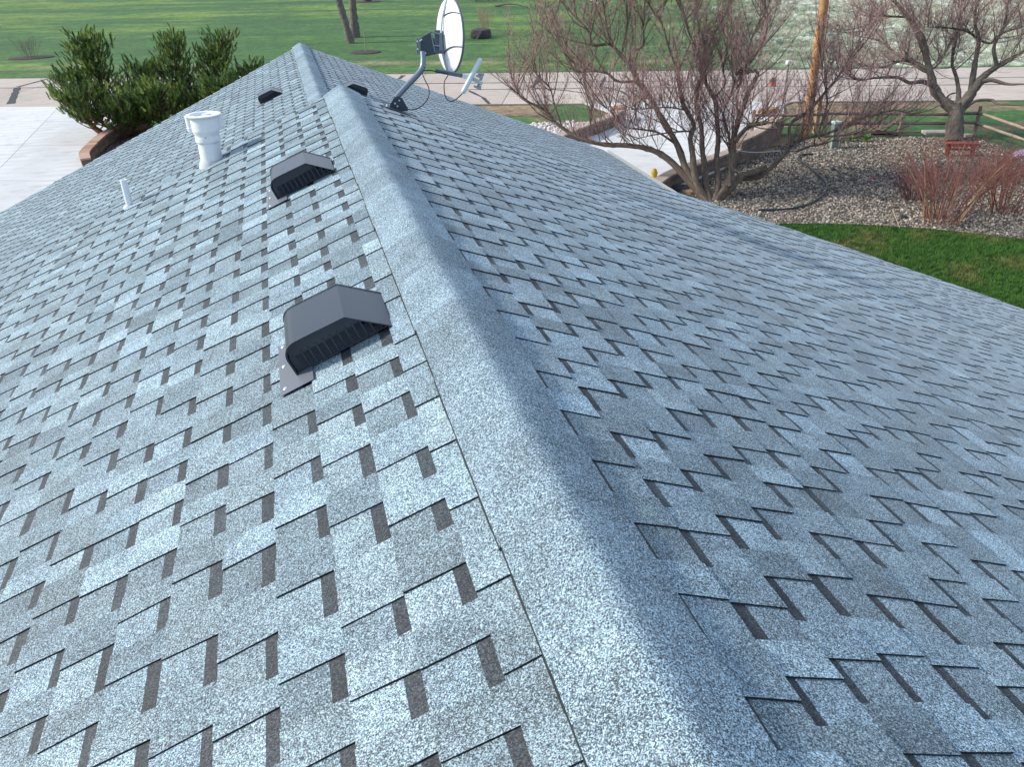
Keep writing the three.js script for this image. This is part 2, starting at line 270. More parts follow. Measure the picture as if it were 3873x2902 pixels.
{ // tall rough grass in the field past the road
  const P = [], I = []; for (let k = 0; k < 9; k++) { const a = k * 2.4, r0 = 0.05 * (k % 3), x = Math.cos(a) * r0, z = Math.sin(a) * r0, l = 0.09 + 0.03 * (k % 4), b = P.length / 3; P.push(x - 0.014, 0, z, x + 0.014, 0, z + 0.01, x + Math.cos(a) * l, 0.2 + 0.05 * (k % 3), z + Math.sin(a) * l); I.push(b, b + 1, b + 2); }
  const g = new THREE.BufferGeometry(); g.setAttribute('position', new THREE.Float32BufferAttribute(P, 3)); g.setIndex(I); g.computeVertexNormals();
  const N = 26000, mesh = new THREE.InstancedMesh(g, std(1, 1, 1, 0.95, { side: THREE.DoubleSide }), N), m = new THREE.Matrix4(), q = new THREE.Quaternion(), c = new THREE.Color(); let n = 0;
  while (n < N) {
    const u = rr(9, 75), v = 9.9 + 70 * Math.pow(rnd(), 1.35), x = RO[0] + RU[0] * u + 0.349 * v, z = RO[1] + RU[1] * u - 0.937 * v;
    const cl = fbm(x * 0.35, z * 0.35, 83, 0, 4); if (cl + 0.18 * rnd() < 0.47) continue; if (u < 13 + 5 * (vnoise(v * 0.14, 3, 9) - 0.5) + rr(-2, 6)) continue; if (v < 12.4 && rnd() < 0.75) continue;
    const s = rr(0.6, 1.35); q.setFromAxisAngle(V(0, 1, 0), rr(0, 6.3)); m.compose(V(x, 0, z), q, V(s * 1.2, s * rr(0.5, 1), s * 1.2)); mesh.setMatrixAt(n, m);
    const pale = Math.min(1, Math.max(0, (cl - 0.42) * 2 + (u - 14) / 40 + rr(-0.25, 0.3))), k = rr(0.7, 1.2); mesh.setColorAt(n, c.setRGB((0.16 + 0.42 * pale) * k, (0.22 + 0.36 * pale) * k, (0.13 + 0.32 * pale) * k)); n++;
  }
  mesh.name = 'rough_grass'; mesh.castShadow = mesh.receiveShadow = true; scene.add(mesh); tag(mesh, 'pale tufts of unmown grass in the field beyond the road', 'grass', null, 'stuff');
}

// ---------------------------------------------------------------- the house: two gable roofs of laminated shingles
const RX = 0.43, NY = 5.95, FY = 5.212, TH = 22.5 * Math.PI / 180, CT = Math.cos(TH), ST = Math.sin(TH), EXP = 0.143;
const roofPoint = (side, ry, s, n, z) => V(RX + side * (s * CT + n * ST), ry - s * ST + n * CT, z);
const lerpTab = (tab, s) => { for (let i = 0; i + 1 < tab.length; i++) if (s <= tab[i + 1][0]) { const t = (s - tab[i][0]) / (tab[i + 1][0] - tab[i][0]); return tab[i][1] + (tab[i + 1][1] - tab[i][1]) * Math.max(0, t); } return tab[tab.length - 1][1]; };
const nearRight = [[0, -6.74], [1, -6.85], [2.2, -7.3], [3.4, -7.75], [6, -8.2], [10.4, -8.4]], nearLeft = [[0, -6.85], [10.4, -6.9]];
const farRight = [[0, -16.95], [6.75, -17.65]], farLeft = [[0, -16.95], [5.8, -15.5], [7.2, -15.2]];
const house = thing('house', 'house under a grey shingle roof, near part stepped above a lower far part', 'house', [RX, 0, 0]);
const sections = [
  { side: -1, ry: NY, s0: 0.221, S: 10.3, z0: 3.0, tab: nearLeft }, { side: 1, ry: NY, s0: 0.135, S: 10.3, z0: 3.0, tab: nearRight },
  { side: -1, ry: FY, s0: 0.19, S: 7.1, z0: -6.2, tab: farLeft }, { side: 1, ry: FY, s0: 0.16, S: 6.72, z0: -6.2, tab: farRight }];
{
  class Build {
    constructor() { this.P = []; this.N = []; this.C = []; this.U = []; this.I = []; }
    quad(a, b, c, d, n, col, uv) { const o = this.P.length / 3; for (const p of [a, b, c, d]) { this.P.push(p.x - RX, p.y, p.z); this.N.push(n.x, n.y, n.z); this.C.push(...col); } this.U.push(...uv); 
      const g1 = b.clone().sub(a).cross(c.clone().sub(a)).dot(n) > 0; if (g1) this.I.push(o, o + 1, o + 2, o, o + 2, o + 3); else this.I.push(o, o + 2, o + 1, o, o + 3, o + 2); }
    add(b) { const o = this.P.length / 3; for (const k of ['P', 'N', 'C', 'U']) for (const v of b[k]) this[k].push(v); for (const i of b.I) this.I.push(i + o); }
    geo() { const g = new THREE.BufferGeometry(); g.setAttribute('position', new THREE.Float32BufferAttribute(this.P, 3)); g.setAttribute('normal', new THREE.Float32BufferAttribute(this.N, 3)); g.setAttribute('color', new THREE.Float32BufferAttribute(this.C, 3)); g.setAttribute('uv', new THREE.Float32BufferAttribute(this.U, 2)); g.setIndex(this.I); return g; }
  }
  const dark = [0.05, 0.05, 0.06];
  const list = [];
  const camP = camera.position, inv = new THREE.Matrix4(); camera.updateMatrixWorld(); camera.aspect = 4 / 3; camera.updateProjectionMatrix(); inv.copy(camera.matrixWorld).invert();
  for (const { side, ry, s0, S, z0, tab } of sections) {
    const up = V(side * ST, CT, 0), down = V(side * CT, -ST, 0), zf = V(0, 0, 1), zb = V(0, 0, -1);
    const nC = Math.floor((S - s0) / EXP) + 1;
    for (let c = 0; c <= nC; c++) {
      const sb = Math.min(S, s0 + c * EXP), su = c === 0 ? Math.max(0.03, sb - EXP) : sb - EXP; if (sb - su < 0.03) continue;
      const zEnd = lerpTab(tab, sb); let z = z0 + rr(-0.1, 0.1), tooth = rnd() < 0.5, skew = 0, run = 0, runTone = 1;
      while (z > zEnd + 0.02) {
        let len = tooth ? (rnd() < 0.12 ? rr(0.13, 0.2) : rr(0.08, 0.13)) : rr(0.098, 0.142); if (z - len < zEnd + 0.05) len = z - zEnd;
        const za = z, zb2 = z - len, nskew = rr(-0.006, 0.006);
        if (run-- <= 0) { run = 4 + Math.floor(rnd() * 5); runTone = rr(0.93, 1.07); }
        const t = runTone * (rnd() < 0.22 ? rr(1.12, 1.32) : rnd() < 0.26 ? rr(0.7, 0.84) : rr(0.87, 1.06)), h = rnd();
        const col = [t * (0.95 + 0.06 * h), t * (0.985 + 0.02 * h), t * (1.02 - 0.03 * h)];
        const lift = rr(-0.0008, 0.0012), nB = tooth ? 0.0105 + lift : 0.006, nU = tooth ? 0.0056 + lift * 0.4 : 0.0015, sU = su - 0.004;
        const P = (s, n, zz) => roofPoint(side, ry, s, n, zz), u0 = rnd() * 2.25, v0 = rnd() * 2.25;
        const uv = (a, b2, z1, z2) => [u0 + a, v0 + z1, u0 + b2, v0 + z1, u0 + b2, v0 + z2, u0 + a, v0 + z2];
        const b = new Build(), zaB = za + skew, zbB = zb2 + nskew;
        if (tooth) {
          b.quad(P(sU, nU, za), P(sb, nB, zaB), P(sb, nB, zbB), P(sU, nU, zb2), up, col, uv(0, EXP, 0, len));
          b.quad(P(sb, nB, zaB), P(sb, -0.002, zaB), P(sb, -0.002, zbB), P(sb, nB, zbB), down, dark, uv(0, 0.01, 0, len));
          b.quad(P(sU, nU, za), P(sU, -0.002, za), P(sb, -0.002, zaB), P(sb, nB, zaB), zf, dark, uv(0, 0.01, 0, EXP));
          b.quad(P(sU, nU, zb2), P(sb, nB, zbB), P(sb, -0.002, zbB), P(sU, -0.002, zb2), zb, dark, uv(0, 0.01, 0, EXP));
        } else {
          const bw = c === 0 ? 0 : rr(0.03, 0.04), k = (bw + 0.004) / (sb - sU), nm = nU + (nB - nU) * k, bt = rr(0.13, 0.21), band = [bt * 1.06, bt * 0.99, bt * 1.02];
          if (bw > 0) b.quad(P(sU, nU, za), P(su + bw, nm, za), P(su + bw, nm, zb2), P(sU, nU, zb2), up, band, uv(0, bw, 0, len));
          b.quad(P(bw ? su + bw : sU, bw ? nm : nU, za), P(sb, nB, zaB), P(sb, nB, zbB), P(bw ? su + bw : sU, bw ? nm : nU, zb2), up, col, uv(bw, EXP, 0, len));
          b.quad(P(sb, nB, zaB), P(sb, -0.002, zaB), P(sb, -0.002, zbB), P(sb, nB, zbB), down, dark, uv(0, 0.01, 0, len));
          if (zb2 <= zEnd + 0.001) b.quad(P(sU, nU, zb2), P(sb, nB, zbB), P(sb, -0.002, zbB), P(sU, -0.002, zb2), zb, dark, uv(0, 0.01, 0, EXP));
        }
        // size as seen from the photograph's place, to single out the ones that show largest
        const mid = P((su + sb) / 2, 0, (za + zb2) / 2), ndc = mid.clone().project(camera), d = mid.distanceTo(camP), face = Math.abs(up.dot(mid.clone().sub(camP).normalize()));
        const seen = Math.abs(ndc.x) < 1.02 && Math.abs(ndc.y) < 1.02 && mid.clone().applyMatrix4(inv).z < 0;
        list.push({ b, size: seen ? len * face / (d * d) : 0 });
        z = zb2; skew = nskew; tooth = !tooth;
      }
    }
  }
  list.sort((a, b) => b.size - a.size);
  list.slice(0, 300).forEach(({ b }, i) => part(i ? 'shingle_' + String(i).padStart(3, '0') : 'shingle', b.geo(), shingleMat, house));
  const all = new Build(); for (const { b } of list.slice(300)) all.add(b);
  tag(part('shingle_field', all.geo(), shingleMat, house), null, null, null, 'stuff');
}
// roof decks (under the shingles), walls, trim
const deckMat = woodMat(0.28, 0.2, 0.13), trimMat = std(0.5, 0.5, 0.48, 0.6), sidingMat = std(0.42, 0.4, 0.36, 0.8), gutterMat = std(0.42, 0.43, 0.42, 0.4, { metalness: 0.3 });
const L0 = (p) => [p.x - RX, p.y, p.z];
function hexa(c) {      // eight corners: four on top, the same four below
  const P = [], f = [[0, 1, 2, 3], [7, 6, 5, 4], [0, 4, 5, 1], [1, 5, 6, 2], [2, 6, 7, 3], [3, 7, 4, 0]], uv = [], I = [];
  for (const q of f) { const o = P.length / 3; for (const k of q) { P.push(...L0(c[k])); uv.push(c[k].z, c[k].x + c[k].y); } I.push(o, o + 1, o + 2, o, o + 2, o + 3); }
  const g = new THREE.BufferGeometry(); g.setAttribute('position', new THREE.Float32BufferAttribute(P, 3)); g.setAttribute('uv', new THREE.Float32BufferAttribute(uv, 2)); g.setIndex(I); const h = g.toNonIndexed(); h.computeVertexNormals(); return h;
}
for (let k = 0; k < 4; k += 2) {
  const decks = [];
  for (const { side, ry, S, z0, tab } of [sections[k], sections[k + 1]]) for (let s = 0; s < S - 0.01;) {
    const a = Math.max(s, 0.02), b = Math.min(S - 0.02, s + 1.15), c = [];
    for (const n of [-0.004, -0.034]) c.push(roofPoint(side, ry, a, n, z0), roofPoint(side, ry, b, n, z0), roofPoint(side, ry, b, n, lerpTab(tab, b) + 0.02), roofPoint(side, ry, a, n, lerpTab(tab, a) + 0.02));
    decks.push(hexa(c)); s += 1.15;
  }
  part('roof', decks, deckMat, house);
}
// drip edges along the far rakes and the gutter on the right eave of the far roof
for (const { side, ry, S, tab } of sections) {
  const gs = []; for (let i = 0; i < 12; i++) { const a = 0.05 + (S - 0.05) * i / 12, b = 0.05 + (S - 0.05) * (i + 1) / 12, c = []; for (const n of [-0.006, -0.16]) c.push(roofPoint(side, ry, a, n, lerpTab(tab, a) + 0.012), roofPoint(side, ry, b, n, lerpTab(tab, b) + 0.012), roofPoint(side, ry, b, n, lerpTab(tab, b) - 0.01), roofPoint(side, ry, a, n, lerpTab(tab, a) - 0.01)); gs.push(hexa(c)); }
  part('rake_trim', gs, trimMat, house);
}
for (const { side, ry, S, z0, tab } of sections) {
  const a = roofPoint(side, ry, S, 0, z0), zE = lerpTab(tab, S), len = z0 - zE, g = [];
  const sh = new THREE.Shape([[0, 0], [0.012, 0], [0.012, -0.09], [0.1, -0.09], [0.11, 0.012], [0.122, 0.012], [0.115, -0.102], [0, -0.102]].map(([x, y]) => new THREE.Vector2(x * side, y)));
  const e = new THREE.ExtrudeGeometry(sh, { depth: len, bevelEnabled: false }); e.translate(a.x - RX + side * 0.002, a.y - 0.012, zE); g.push(e);
  part('gutter', g, gutterMat, house);
  const c = []; for (const n of [-0.006, -0.17]) c.push(roofPoint(side, ry, S - 0.03, n, z0), roofPoint(side, ry, S, n, z0), roofPoint(side, ry, S, n, zE), roofPoint(side, ry, S - 0.03, n, zE)); part('fascia', hexa(c), trimMat, house);
}
{
  const gable = (ry, wl, wr, z0, z1) => { const y = (s) => ry - s * ST - 0.05, sh = new THREE.Shape([[-wl * CT, 0], [wr * CT, 0], [wr * CT, y(wr)], [0, y(0)], [-wl * CT, y(wl)]].map((q) => new THREE.Vector2(...q))); const e = new THREE.ExtrudeGeometry(sh, { depth: z0 - z1, bevelEnabled: false }); e.translate(0, 0, z1); return e; };
  part('wall', gable(NY, 9.8, 9.8, 2.6, -6.55), sidingMat, house);
  part('wall', gable(FY, 6.7, 6.3, -6.56, -14.9), sidingMat, house);
}
// ridge caps: bent pieces that lap one over the next
function capGeo(zA, zB, ry, lift0, lift1, w) {
  const P = [], U = [], C = [], I = [], n = 18, u0 = rnd() * 2, v0 = rnd() * 2, wob = rr(-0.003, 0.003);
  const prof = (t, lift) => { const x = t * w, r = 0.02; return [x + wob * Math.abs(t), ry + 0.033 - 0.073 * (Math.sqrt(x * x + r * r) - r) / (Math.sqrt(w * w + r * r) - r) * (w / 0.14) + lift]; };
  const rows = [[zA, lift0, 0], [zB, lift1, 0], [zB, lift1, -0.012]];
  rows.forEach(([z, l, dn], r) => { for (let k = 0; k <= n; k++) { const [x, y] = prof(k / n * 2 - 1, l); P.push(x, y + dn, z); U.push(u0 + k / n * w * 2.1, v0 + z); for (let q = 0; q < 3; q++) C.push(r === 2 ? 0.1 : 1); } });
  for (let r = 0; r < 2; r++) for (let k = 0; k < n; k++) { const a = r * (n + 1) + k, b = a + n + 1; I.push(a, a + 1, b, a + 1, b + 1, b); }
  const m = P.length / 3;      // cut edges of black asphalt down to the shingles
  for (const k of [0, n]) { const s = k ? 1 : -1; for (const [z, l] of [[zA, lift0], [zB, lift1]]) { const [x, y] = prof(s, l); P.push(x, y, z, x, y - 0.02, z); U.push(0, z, 0.01, z); for (let q = 0; q < 6; q++) C.push(0.06); } }
  I.push(m, m + 2, m + 1, m + 2, m + 3, m + 1, m + 4, m + 5, m + 6, m + 5, m + 7, m + 6);
  const g = new THREE.BufferGeometry(); g.setAttribute('position', new THREE.Float32BufferAttribute(P, 3)); g.setAttribute('uv', new THREE.Float32BufferAttribute(U, 2)); g.setAttribute('color', new THREE.Float32BufferAttribute(C, 3)); g.setIndex(I); g.computeVertexNormals(); return g;
}
for (const [ry, z0, z1, w, ex] of [[NY, 3, -6.8, 0.14, 0.36], [FY, -6.4, -17.0, 0.15, 0.36]])
  for (let z = z0, i = 0; z > z1 + 0.05; z -= ex, i++) part('ridge_cap', capGeo(z + 0.03, Math.max(z1, z - ex), ry, 0.001, 0.006, w), capMats[Math.floor(hash(i, w * 100, 3) * 5)], house);

// ---------------------------------------------------------------- things on the roof
// a slant-back roof vent: x runs down the slope, y is square to the roof, the louvred end faces the photographer
const ventMat = std(0.03, 0.037, 0.05, 0.3), flangeLitMat = std(0.13, 0.14, 0.165, 0.45), screwMat = std(0.75, 0.74, 0.72, 0.3, { metalness: 0.7 });  // flange: vent colour made paler, sun and sky gloss put into the tone
function makeVent(label, side, ry, s, z) {
  const f = side;                                // local z towards the photographer
  const t = thing('roof_vent', label, 'roof vent', roofPoint(side, ry, s, 0.008, z).toArray(), 'slant-back roof vents along the ridge');
  t.quaternion.setFromRotationMatrix(new THREE.Matrix4().makeBasis(V(side * CT, -ST, 0), V(side * ST, CT, 0), V(0, 0, side)));
  const L = 0.29, path = [[0, 0.004], [0.116, 0.108]];
  path.push([0.262, 0.112]); for (let k = 0; k <= 8; k++) { const a = Math.PI / 2 - k / 8 * Math.PI / 2; path.push([0.292 + Math.cos(a) * 0.05, 0.062 + Math.sin(a) * 0.05]); } path.push([0.342, 0.004]);
  const inner = path.map(([x, y]) => [0.171 + (x - 0.171) * 0.982, Math.max(0.004, y - 0.0035)]).reverse();
  const ext = (pts, d, z0) => { const g = new THREE.ExtrudeGeometry(new THREE.Shape(pts.map((q) => new THREE.Vector2(...q))), { depth: d, bevelEnabled: false }); g.translate(0, 0, f > 0 ? z0 - d : -z0); return g; };
  part('hood', [ext([...path, ...inner], L, 0)], ventMat, t);
  // turned rim of the hood
  const rimOut = path.map(([x, y]) => [0.171 + (x - 0.171) * 1.012, y + 0.002]);
  part('rim', [ext([...rimOut, ...path.slice().reverse()], 0.006, -L + 0.006 * 0 - 0.001), ext([...rimOut.map(([x, y]) => [x, y - 0.0008]), ...path.slice().reverse()], 0.004, 0.0005)], ventMat, t);
  part('back_panel', ext(path, 0.003, -L + 0.006), ventMat, t);
  // louvred end, set back under the hood
  const g = [];                                  // a solid face above, open slots between ribs below; the space behind is the hollow hood
  const low = (x) => Math.min(0.066, 0.86 * x - 0.004);
  g.push(ext([[0.085, 0.066], [0.116, 0.103], [0.262, 0.107], ...path.slice(3, 9).map(([x, y]) => [x - 0.005, y - 0.004]), [0.337, 0.062], [0.3, 0.062]], 0.002, -0.014));
  g.push(ext([[0.306, 0.004], [0.3, 0.064], [0.338, 0.064], [0.338, 0.004]], 0.002, -0.0145));
  for (let k = 0; k < 11; k++) { const x = 0.03 + k * 0.0262, h = Math.max(0.01, low(x + 0.004)); g.push(box(0.0055, h, 0.004, x, 0.006 + h / 2, -f * 0.013)); for (let m = 0; m < 8; m++) { const y = 0.01 + m * 0.0075; if (y < h) { const q = new THREE.BoxGeometry(0.0215, 0.0016, 0.008); q.rotateX(f * 0.7); q.translate(x + 0.013, y, -f * 0.014); g.push(q); } } }
  part('grille', g, ventMat, t);
  const fl = rbox(0.118, 0.0022, 0.372, 0.001, 0.347, 0.005, -f * 0.105); part('flange', [fl, rbox(0.33, 0.003, 0.27, 0.001, 0.172, 0.0045, -f * 0.152)], flangeLitMat, t);
  for (const zz of [0.045, -0.115, -0.27]) { const q = new THREE.SphereGeometry(0.008, 12, 6, 0, Math.PI * 2, 0, Math.PI / 2); q.scale(1, 0.45, 1); q.translate(0.388, 0.006, f * zz); part('screw', q, screwMat, t); }
  return t;
}
makeVent('large dark roof vent nearest the viewer, left of the ridge', -1, NY, 0.21, -2.495);
makeVent('dark roof vent left of the ridge, second one up towards the white pipe', -1, NY, 0.236, -4.65);
makeVent('small far dark roof vent on the lower roof, left of its ridge', -1, FY, 0.468, -12.75);
makeVent('dark roof vent on the lower roof, half hidden behind the near ridge end', 1, FY, 0.44, -12.75);

const pvc = std(0.78, 0.8, 0.82, 0.35);
{
  const b = roofPoint(-1, NY, 1.09, 0, -6.6), t = thing('vent_pipe', 'thick white plastic vent pipe with wide scalloped cap on the roof', 'vent pipe', b.toArray());
  const R = 0.078, lat = (pts, n = 40) => new THREE.LatheGeometry(pts.map((q) => new THREE.Vector2(...q)), n);
  part('pipe', lat([[R, -0.08], [R, 0.17], [R - 0.006, 0.17]]), pvc, t);
  const dy = -0.035, lift = (g) => g.translate(0, dy, 0);
  part('coupling', lift(lat([[R, 0.186], [R + 0.009, 0.19], [R + 0.01, 0.2], [R + 0.01, 0.222], [R + 0.008, 0.23], [R + 0.007, 0.24], [R + 0.014, 0.252], [R + 0.016, 0.262]])), pvc, t);
  part('cap', lift(lat([[R + 0.016, 0.262], [R + 0.021, 0.268], [R + 0.021, 0.285], [R + 0.019, 0.29], [R + 0.021, 0.375], [R + 0.016, 0.378], [R + 0.012, 0.372], [R + 0.01, 0.3], [0.02, 0.295], [0.0001, 0.295]])), pvc, t);
  const ring = lat([[0.096, 0.372], [0.122, 0.372], [0.124, 0.378], [0.122, 0.384], [0.096, 0.385], [0.094, 0.378], [0.096, 0.372]], 48);
  part('top_ring', lift(ring), pvc, t);
  for (const a of [3.3, 4.8, 6.1]) { const g = new THREE.CylinderGeometry(0.034, 0.03, 0.105, 20); g.translate(Math.cos(a) * 0.1, 0.32, Math.sin(a) * 0.1); const g2 = new THREE.TorusGeometry(0.0315, 0.003, 6, 20); g2.rotateX(Math.PI / 2); g2.translate(Math.cos(a) * 0.1, 0.29, Math.sin(a) * 0.1); part('lobe', [lift(g), lift(g2)], pvc, t); }
  part('inner_disc', lift(lat([[0.0001, 0.366], [0.06, 0.364], [0.075, 0.355], [0.075, 0.345]])), pvc, t);
  const dirt = []; for (let k = 0; k < 7; k++) { const a = rr(0.6, 2.2), g = new THREE.SphereGeometry(rr(0.002, 0.005), 6, 4); g.scale(1.6, 1, 1); g.translate(Math.cos(a) * (R + 0.006), rr(0.19, 0.255), Math.sin(a) * (R + 0.006)); dirt.push(lift(g)); }
  part('sealant_blob', dirt, std(0.2, 0.23, 0.26, 0.8), t);
  const boot = lat([[0.1, -0.03], [0.092, 0.004], [R + 0.001, 0.03]]); part('boot', boot, std(0.5, 0.52, 0.55, 0.7), t);
}
{
  const b = roofPoint(-1, NY, 1.77, 0, -6.57), t = thing('vent_pipe', 'thin white vent pipe standing on the left roof slope', 'vent pipe', b.toArray());
  const g = new THREE.LatheGeometry([[0.024, -0.05], [0.024, 0.198], [0.0235, 0.2], [0.019, 0.2], [0.0185, 0.19], [0.0185, 0.1], [0.0001, 0.1]].map((q) => new THREE.Vector2(...q)), 24); part('pipe', g, pvc, t);
  const bt = new THREE.LatheGeometry([[0.05, -0.02], [0.045, 0.002], [0.025, 0.02]].map((q) => new THREE.Vector2(...q)), 24); part('boot', bt, std(0.5, 0.52, 0.55, 0.7), t);
}
// satellite dish on its bent mast, on the right slope at the far end of the near roof
{
  const B = V(0.797, 5.8, -6.71), t = thing('satellite_dish', 'grey satellite dish on a bent mast beside the ridge end', 'satellite dish', B.toArray());
  const at = (x, y, z) => V(x, y, z).sub(B), steel = std(0.16, 0.2, 0.24, 0.4, { metalness: 0.4 }), dark = std(0.035, 0.05, 0.07, 0.5), grey = std(0.5, 0.56, 0.6, 0.5), white = std(0.86, 0.87, 0.88, 0.4), bolt = std(0.7, 0.72, 0.74, 0.3, { metalness: 0.8 });
  const RT = V(0.982, -0.0325, 0.186), UP = V(0.0507, 0.9943, -0.094), VW = V(0.1819, -0.1018, -0.978);
  part('mast', tube([at(0.83, 5.872, -6.742), at(0.94, 5.963, -6.766), at(1.035, 6.04, -6.787), at(1.066, 6.08, -6.802), at(1.078, 6.125, -6.822), at(1.083, 6.18, -6.85)], 0.0225, 60, 20), steel, t);
  { // foot: a plate on the roof and two upright cheeks that hold the mast
    const nrm = V(ST, CT, 0), dn = V(CT, -ST, 0), q = new THREE.Quaternion().setFromRotationMatrix(new THREE.Matrix4().makeBasis(dn, nrm, V(0, 0, 1)));
    const o = roofPoint(1, NY, 0.42, 0.012, -6.66).sub(B);
    const g = rbox(0.2, 0.006, 0.13, 0.003); g.applyQuaternion(q); g.translate(o.x, o.y, o.z); part('foot_plate', g, dark, t);
    const cheek = new THREE.Shape([[-0.07, 0], [0.085, 0], [0.06, 0.05], [0.045, 0.085], [0.01, 0.1], [-0.025, 0.085], [-0.05, 0.045]].map((p) => new THREE.Vector2(...p)));
    const cs = [-0.03, 0.027].map((z) => { const e = new THREE.ExtrudeGeometry(cheek, { depth: 0.004, bevelEnabled: false }); e.translate(0, 0, z); e.rotateY(-0.2); e.translate(o.x + 0.005, o.y - 0.01, o.z - 0.02); return e; }); part('foot_bracket', cs, dark, t);
    for (const [x, y] of [[-0.012, 0.05], [0.022, 0.07], [0.005, 0.03]]) { const s = new THREE.CylinderGeometry(0.007, 0.007, 0.01, 6); s.rotateX(Math.PI / 2); s.translate(o.x + x, o.y + y, o.z + 0.016); part('bolt', s, bolt, t); }
    for (const x of [-0.085, -0.07]) { const s = new THREE.CylinderGeometry(0.009, 0.009, 0.008, 6); const w = dn.clone().multiplyScalar(x).addScaledVector(V(0, 0, 1), 0.04 * (x < -0.08 ? 1 : -1)).add(o); s.applyQuaternion(q); s.translate(w.x, w.y + 0.006, w.z); part('bolt', s, bolt, t); }
  }
  // local frame of the mount: x right, y up, z towards the viewer
  const C = at(1.276, 6.286, -6.862), M = new THREE.Matrix4().makeBasis(RT, UP, VW.clone().negate());
  const put = (g, p) => { g.applyMatrix4(M); g.translate(p.x, p.y, p.z); return g; };
  const plate = new THREE.Shape([[-0.2, -0.02], [-0.117, 0.024], [-0.088, -0.06], [-0.086, -0.133], [-0.16, -0.148], [-0.195, -0.135]].map((p) => new THREE.Vector2(...p)));
  part('mount_box', [-0.028, 0.026].map((z) => { const e = new THREE.ExtrudeGeometry(plate, { depth: 0.004, bevelEnabled: false }); e.translate(0, 0, z); return put(e, C); }).concat([put(box(0.1, 0.09, 0.05, -0.145, -0.062, 0), C)]), dark, t);
  part('clamp', [put(rbox(0.014, 0.118, 0.07, 0.004, -0.226, -0.075, 0), C), put(rbox(0.014, 0.118, 0.07, 0.004, -0.205, -0.075, 0), C)], steel, t);
  for (const [x, y] of [[-0.222, -0.04], [-0.222, -0.095], [-0.19, -0.028], [-0.163, -0.125], [-0.2, -0.035]]) { const s = new THREE.CylinderGeometry(0.006, 0.006, 0.03, 8); s.rotateX(Math.PI / 2); s.translate(x, y, 0.035); part('bolt', put(s, C), bolt, t); }
  // reflector: an oval bowl seen from behind, opening to the right and away
  const a = 0.43, n = RT.clone().multiplyScalar(Math.cos(a)).addScaledVector(VW, Math.sin(a)).normalize();
  const tilt = 0.125, upD = UP.clone().multiplyScalar(Math.cos(tilt)).addScaledVector(RT, Math.sin(tilt)); upD.addScaledVector(n, -upD.dot(n)).normalize(); const sd = upD.clone().cross(n).normalize();
  const DM = new THREE.Matrix4().makeBasis(sd, upD, n), put2 = (g) => { g.applyMatrix4(DM); g.translate(DC.x, DC.y, DC.z); return g; };
  const DC = C.clone().addScaledVector(RT, 0.025);
  const RX2 = 0.245, RY2 = 0.272, dep = 0.052, bowl = (off, r1) => { const P = [], U = [], I = [], nr = 12, na = 56; for (let i = 0; i <= nr; i++) for (let k = 0; k <= na; k++) { const r = i / nr * r1, b = k / na * Math.PI * 2; P.push(Math.cos(b) * RX2 * r, Math.sin(b) * RY2 * r, dep * (r * r - 1) + off); U.push(r * Math.cos(b), r * Math.sin(b)); } for (let i = 0; i < nr; i++) for (let k = 0; k < na; k++) { const q = i * (na + 1) + k; I.push(q, q + 1, q + na + 1, q + 1, q + na + 2, q + na + 1); } const g = new THREE.BufferGeometry(); g.setAttribute('position', new THREE.Float32BufferAttribute(P, 3)); g.setAttribute('uv', new THREE.Float32BufferAttribute(U, 2)); g.setIndex(I); g.computeVertexNormals(); return g; };
  part('reflector', [put2(bowl(0, 1)), put2(bowl(0.004, 1))], white, t);
  { const pts = []; for (let k = 0; k < 56; k++) { const b = k / 56 * Math.PI * 2; pts.push(V(Math.cos(b) * RX2, Math.sin(b) * RY2, 0.002)); } const g = new THREE.TubeGeometry(new THREE.CatmullRomCurve3(pts, true), 112, 0.0085, 10, true); part('rim', put2(g), std(0.09, 0.11, 0.14, 0.5), t); }
  const back = (u, v, o = 0) => V(u * RX2, v * RY2, dep * (u * u + v * v - 1) - o);
  for (const pts of [[back(0.1, 0.97, 0.006), back(0.05, 0.5, 0.012), back(0.02, 0, 0.016), back(0.05, -0.5, 0.012), back(0.1, -0.97, 0.006)]]) part('rib', put2(tube(pts, 0.009, 40, 8)), grey, t);
  for (const pts of [[back(0.08, 0.5, 0.006), back(-0.2, 0.58, 0.005), back(-0.5, 0.62, 0.004), back(-0.77, 0.6, 0.003)], [back(0.08, -0.5, 0.006), back(-0.2, -0.36, 0.006), back(-0.55, -0.26, 0.004), back(-0.95, -0.24, 0.002)]]) part('cord', put2(tube(pts, 0.0042, 40, 6)), std(0.05, 0.06, 0.07, 0.6), t);
  for (const pts of [[back(-0.4, -0.1, 0.001), back(-0.95, -0.2, 0.001)], [back(-0.1, -0.62, 0.001), back(-0.45, -0.86, 0.001)]]) part('seam', put2(tube([pts[0], pts[0].clone().lerp(pts[1], 0.5), pts[1]], 0.0014, 12, 5)), std(0.3, 0.33, 0.36, 0.6), t);
  // arms from the mount box to the bowl
  const arm = (q0, q1, w) => { const d = q1.clone().sub(q0), g = rbox(d.length(), w, w, 0.003); g.applyQuaternion(new THREE.Quaternion().setFromUnitVectors(V(1, 0, 0), d.clone().normalize())); const m = q0.clone().lerp(q1, 0.5); g.translate(m.x, m.y, m.z); return put(g, C); };
  part('mount_arm', [arm(V(-0.125, 0.03, 0.03), V(-0.03, 0.005, 0.045), 0.013), arm(V(-0.1, -0.07, 0.03), V(-0.03, -0.075, 0.045), 0.012), arm(V(-0.115, 0.02, 0.03), V(-0.09, -0.12, 0.032), 0.01), arm(V(-0.04, 0.02, 0.04), V(-0.045, -0.11, 0.04), 0.02)], steel, t);
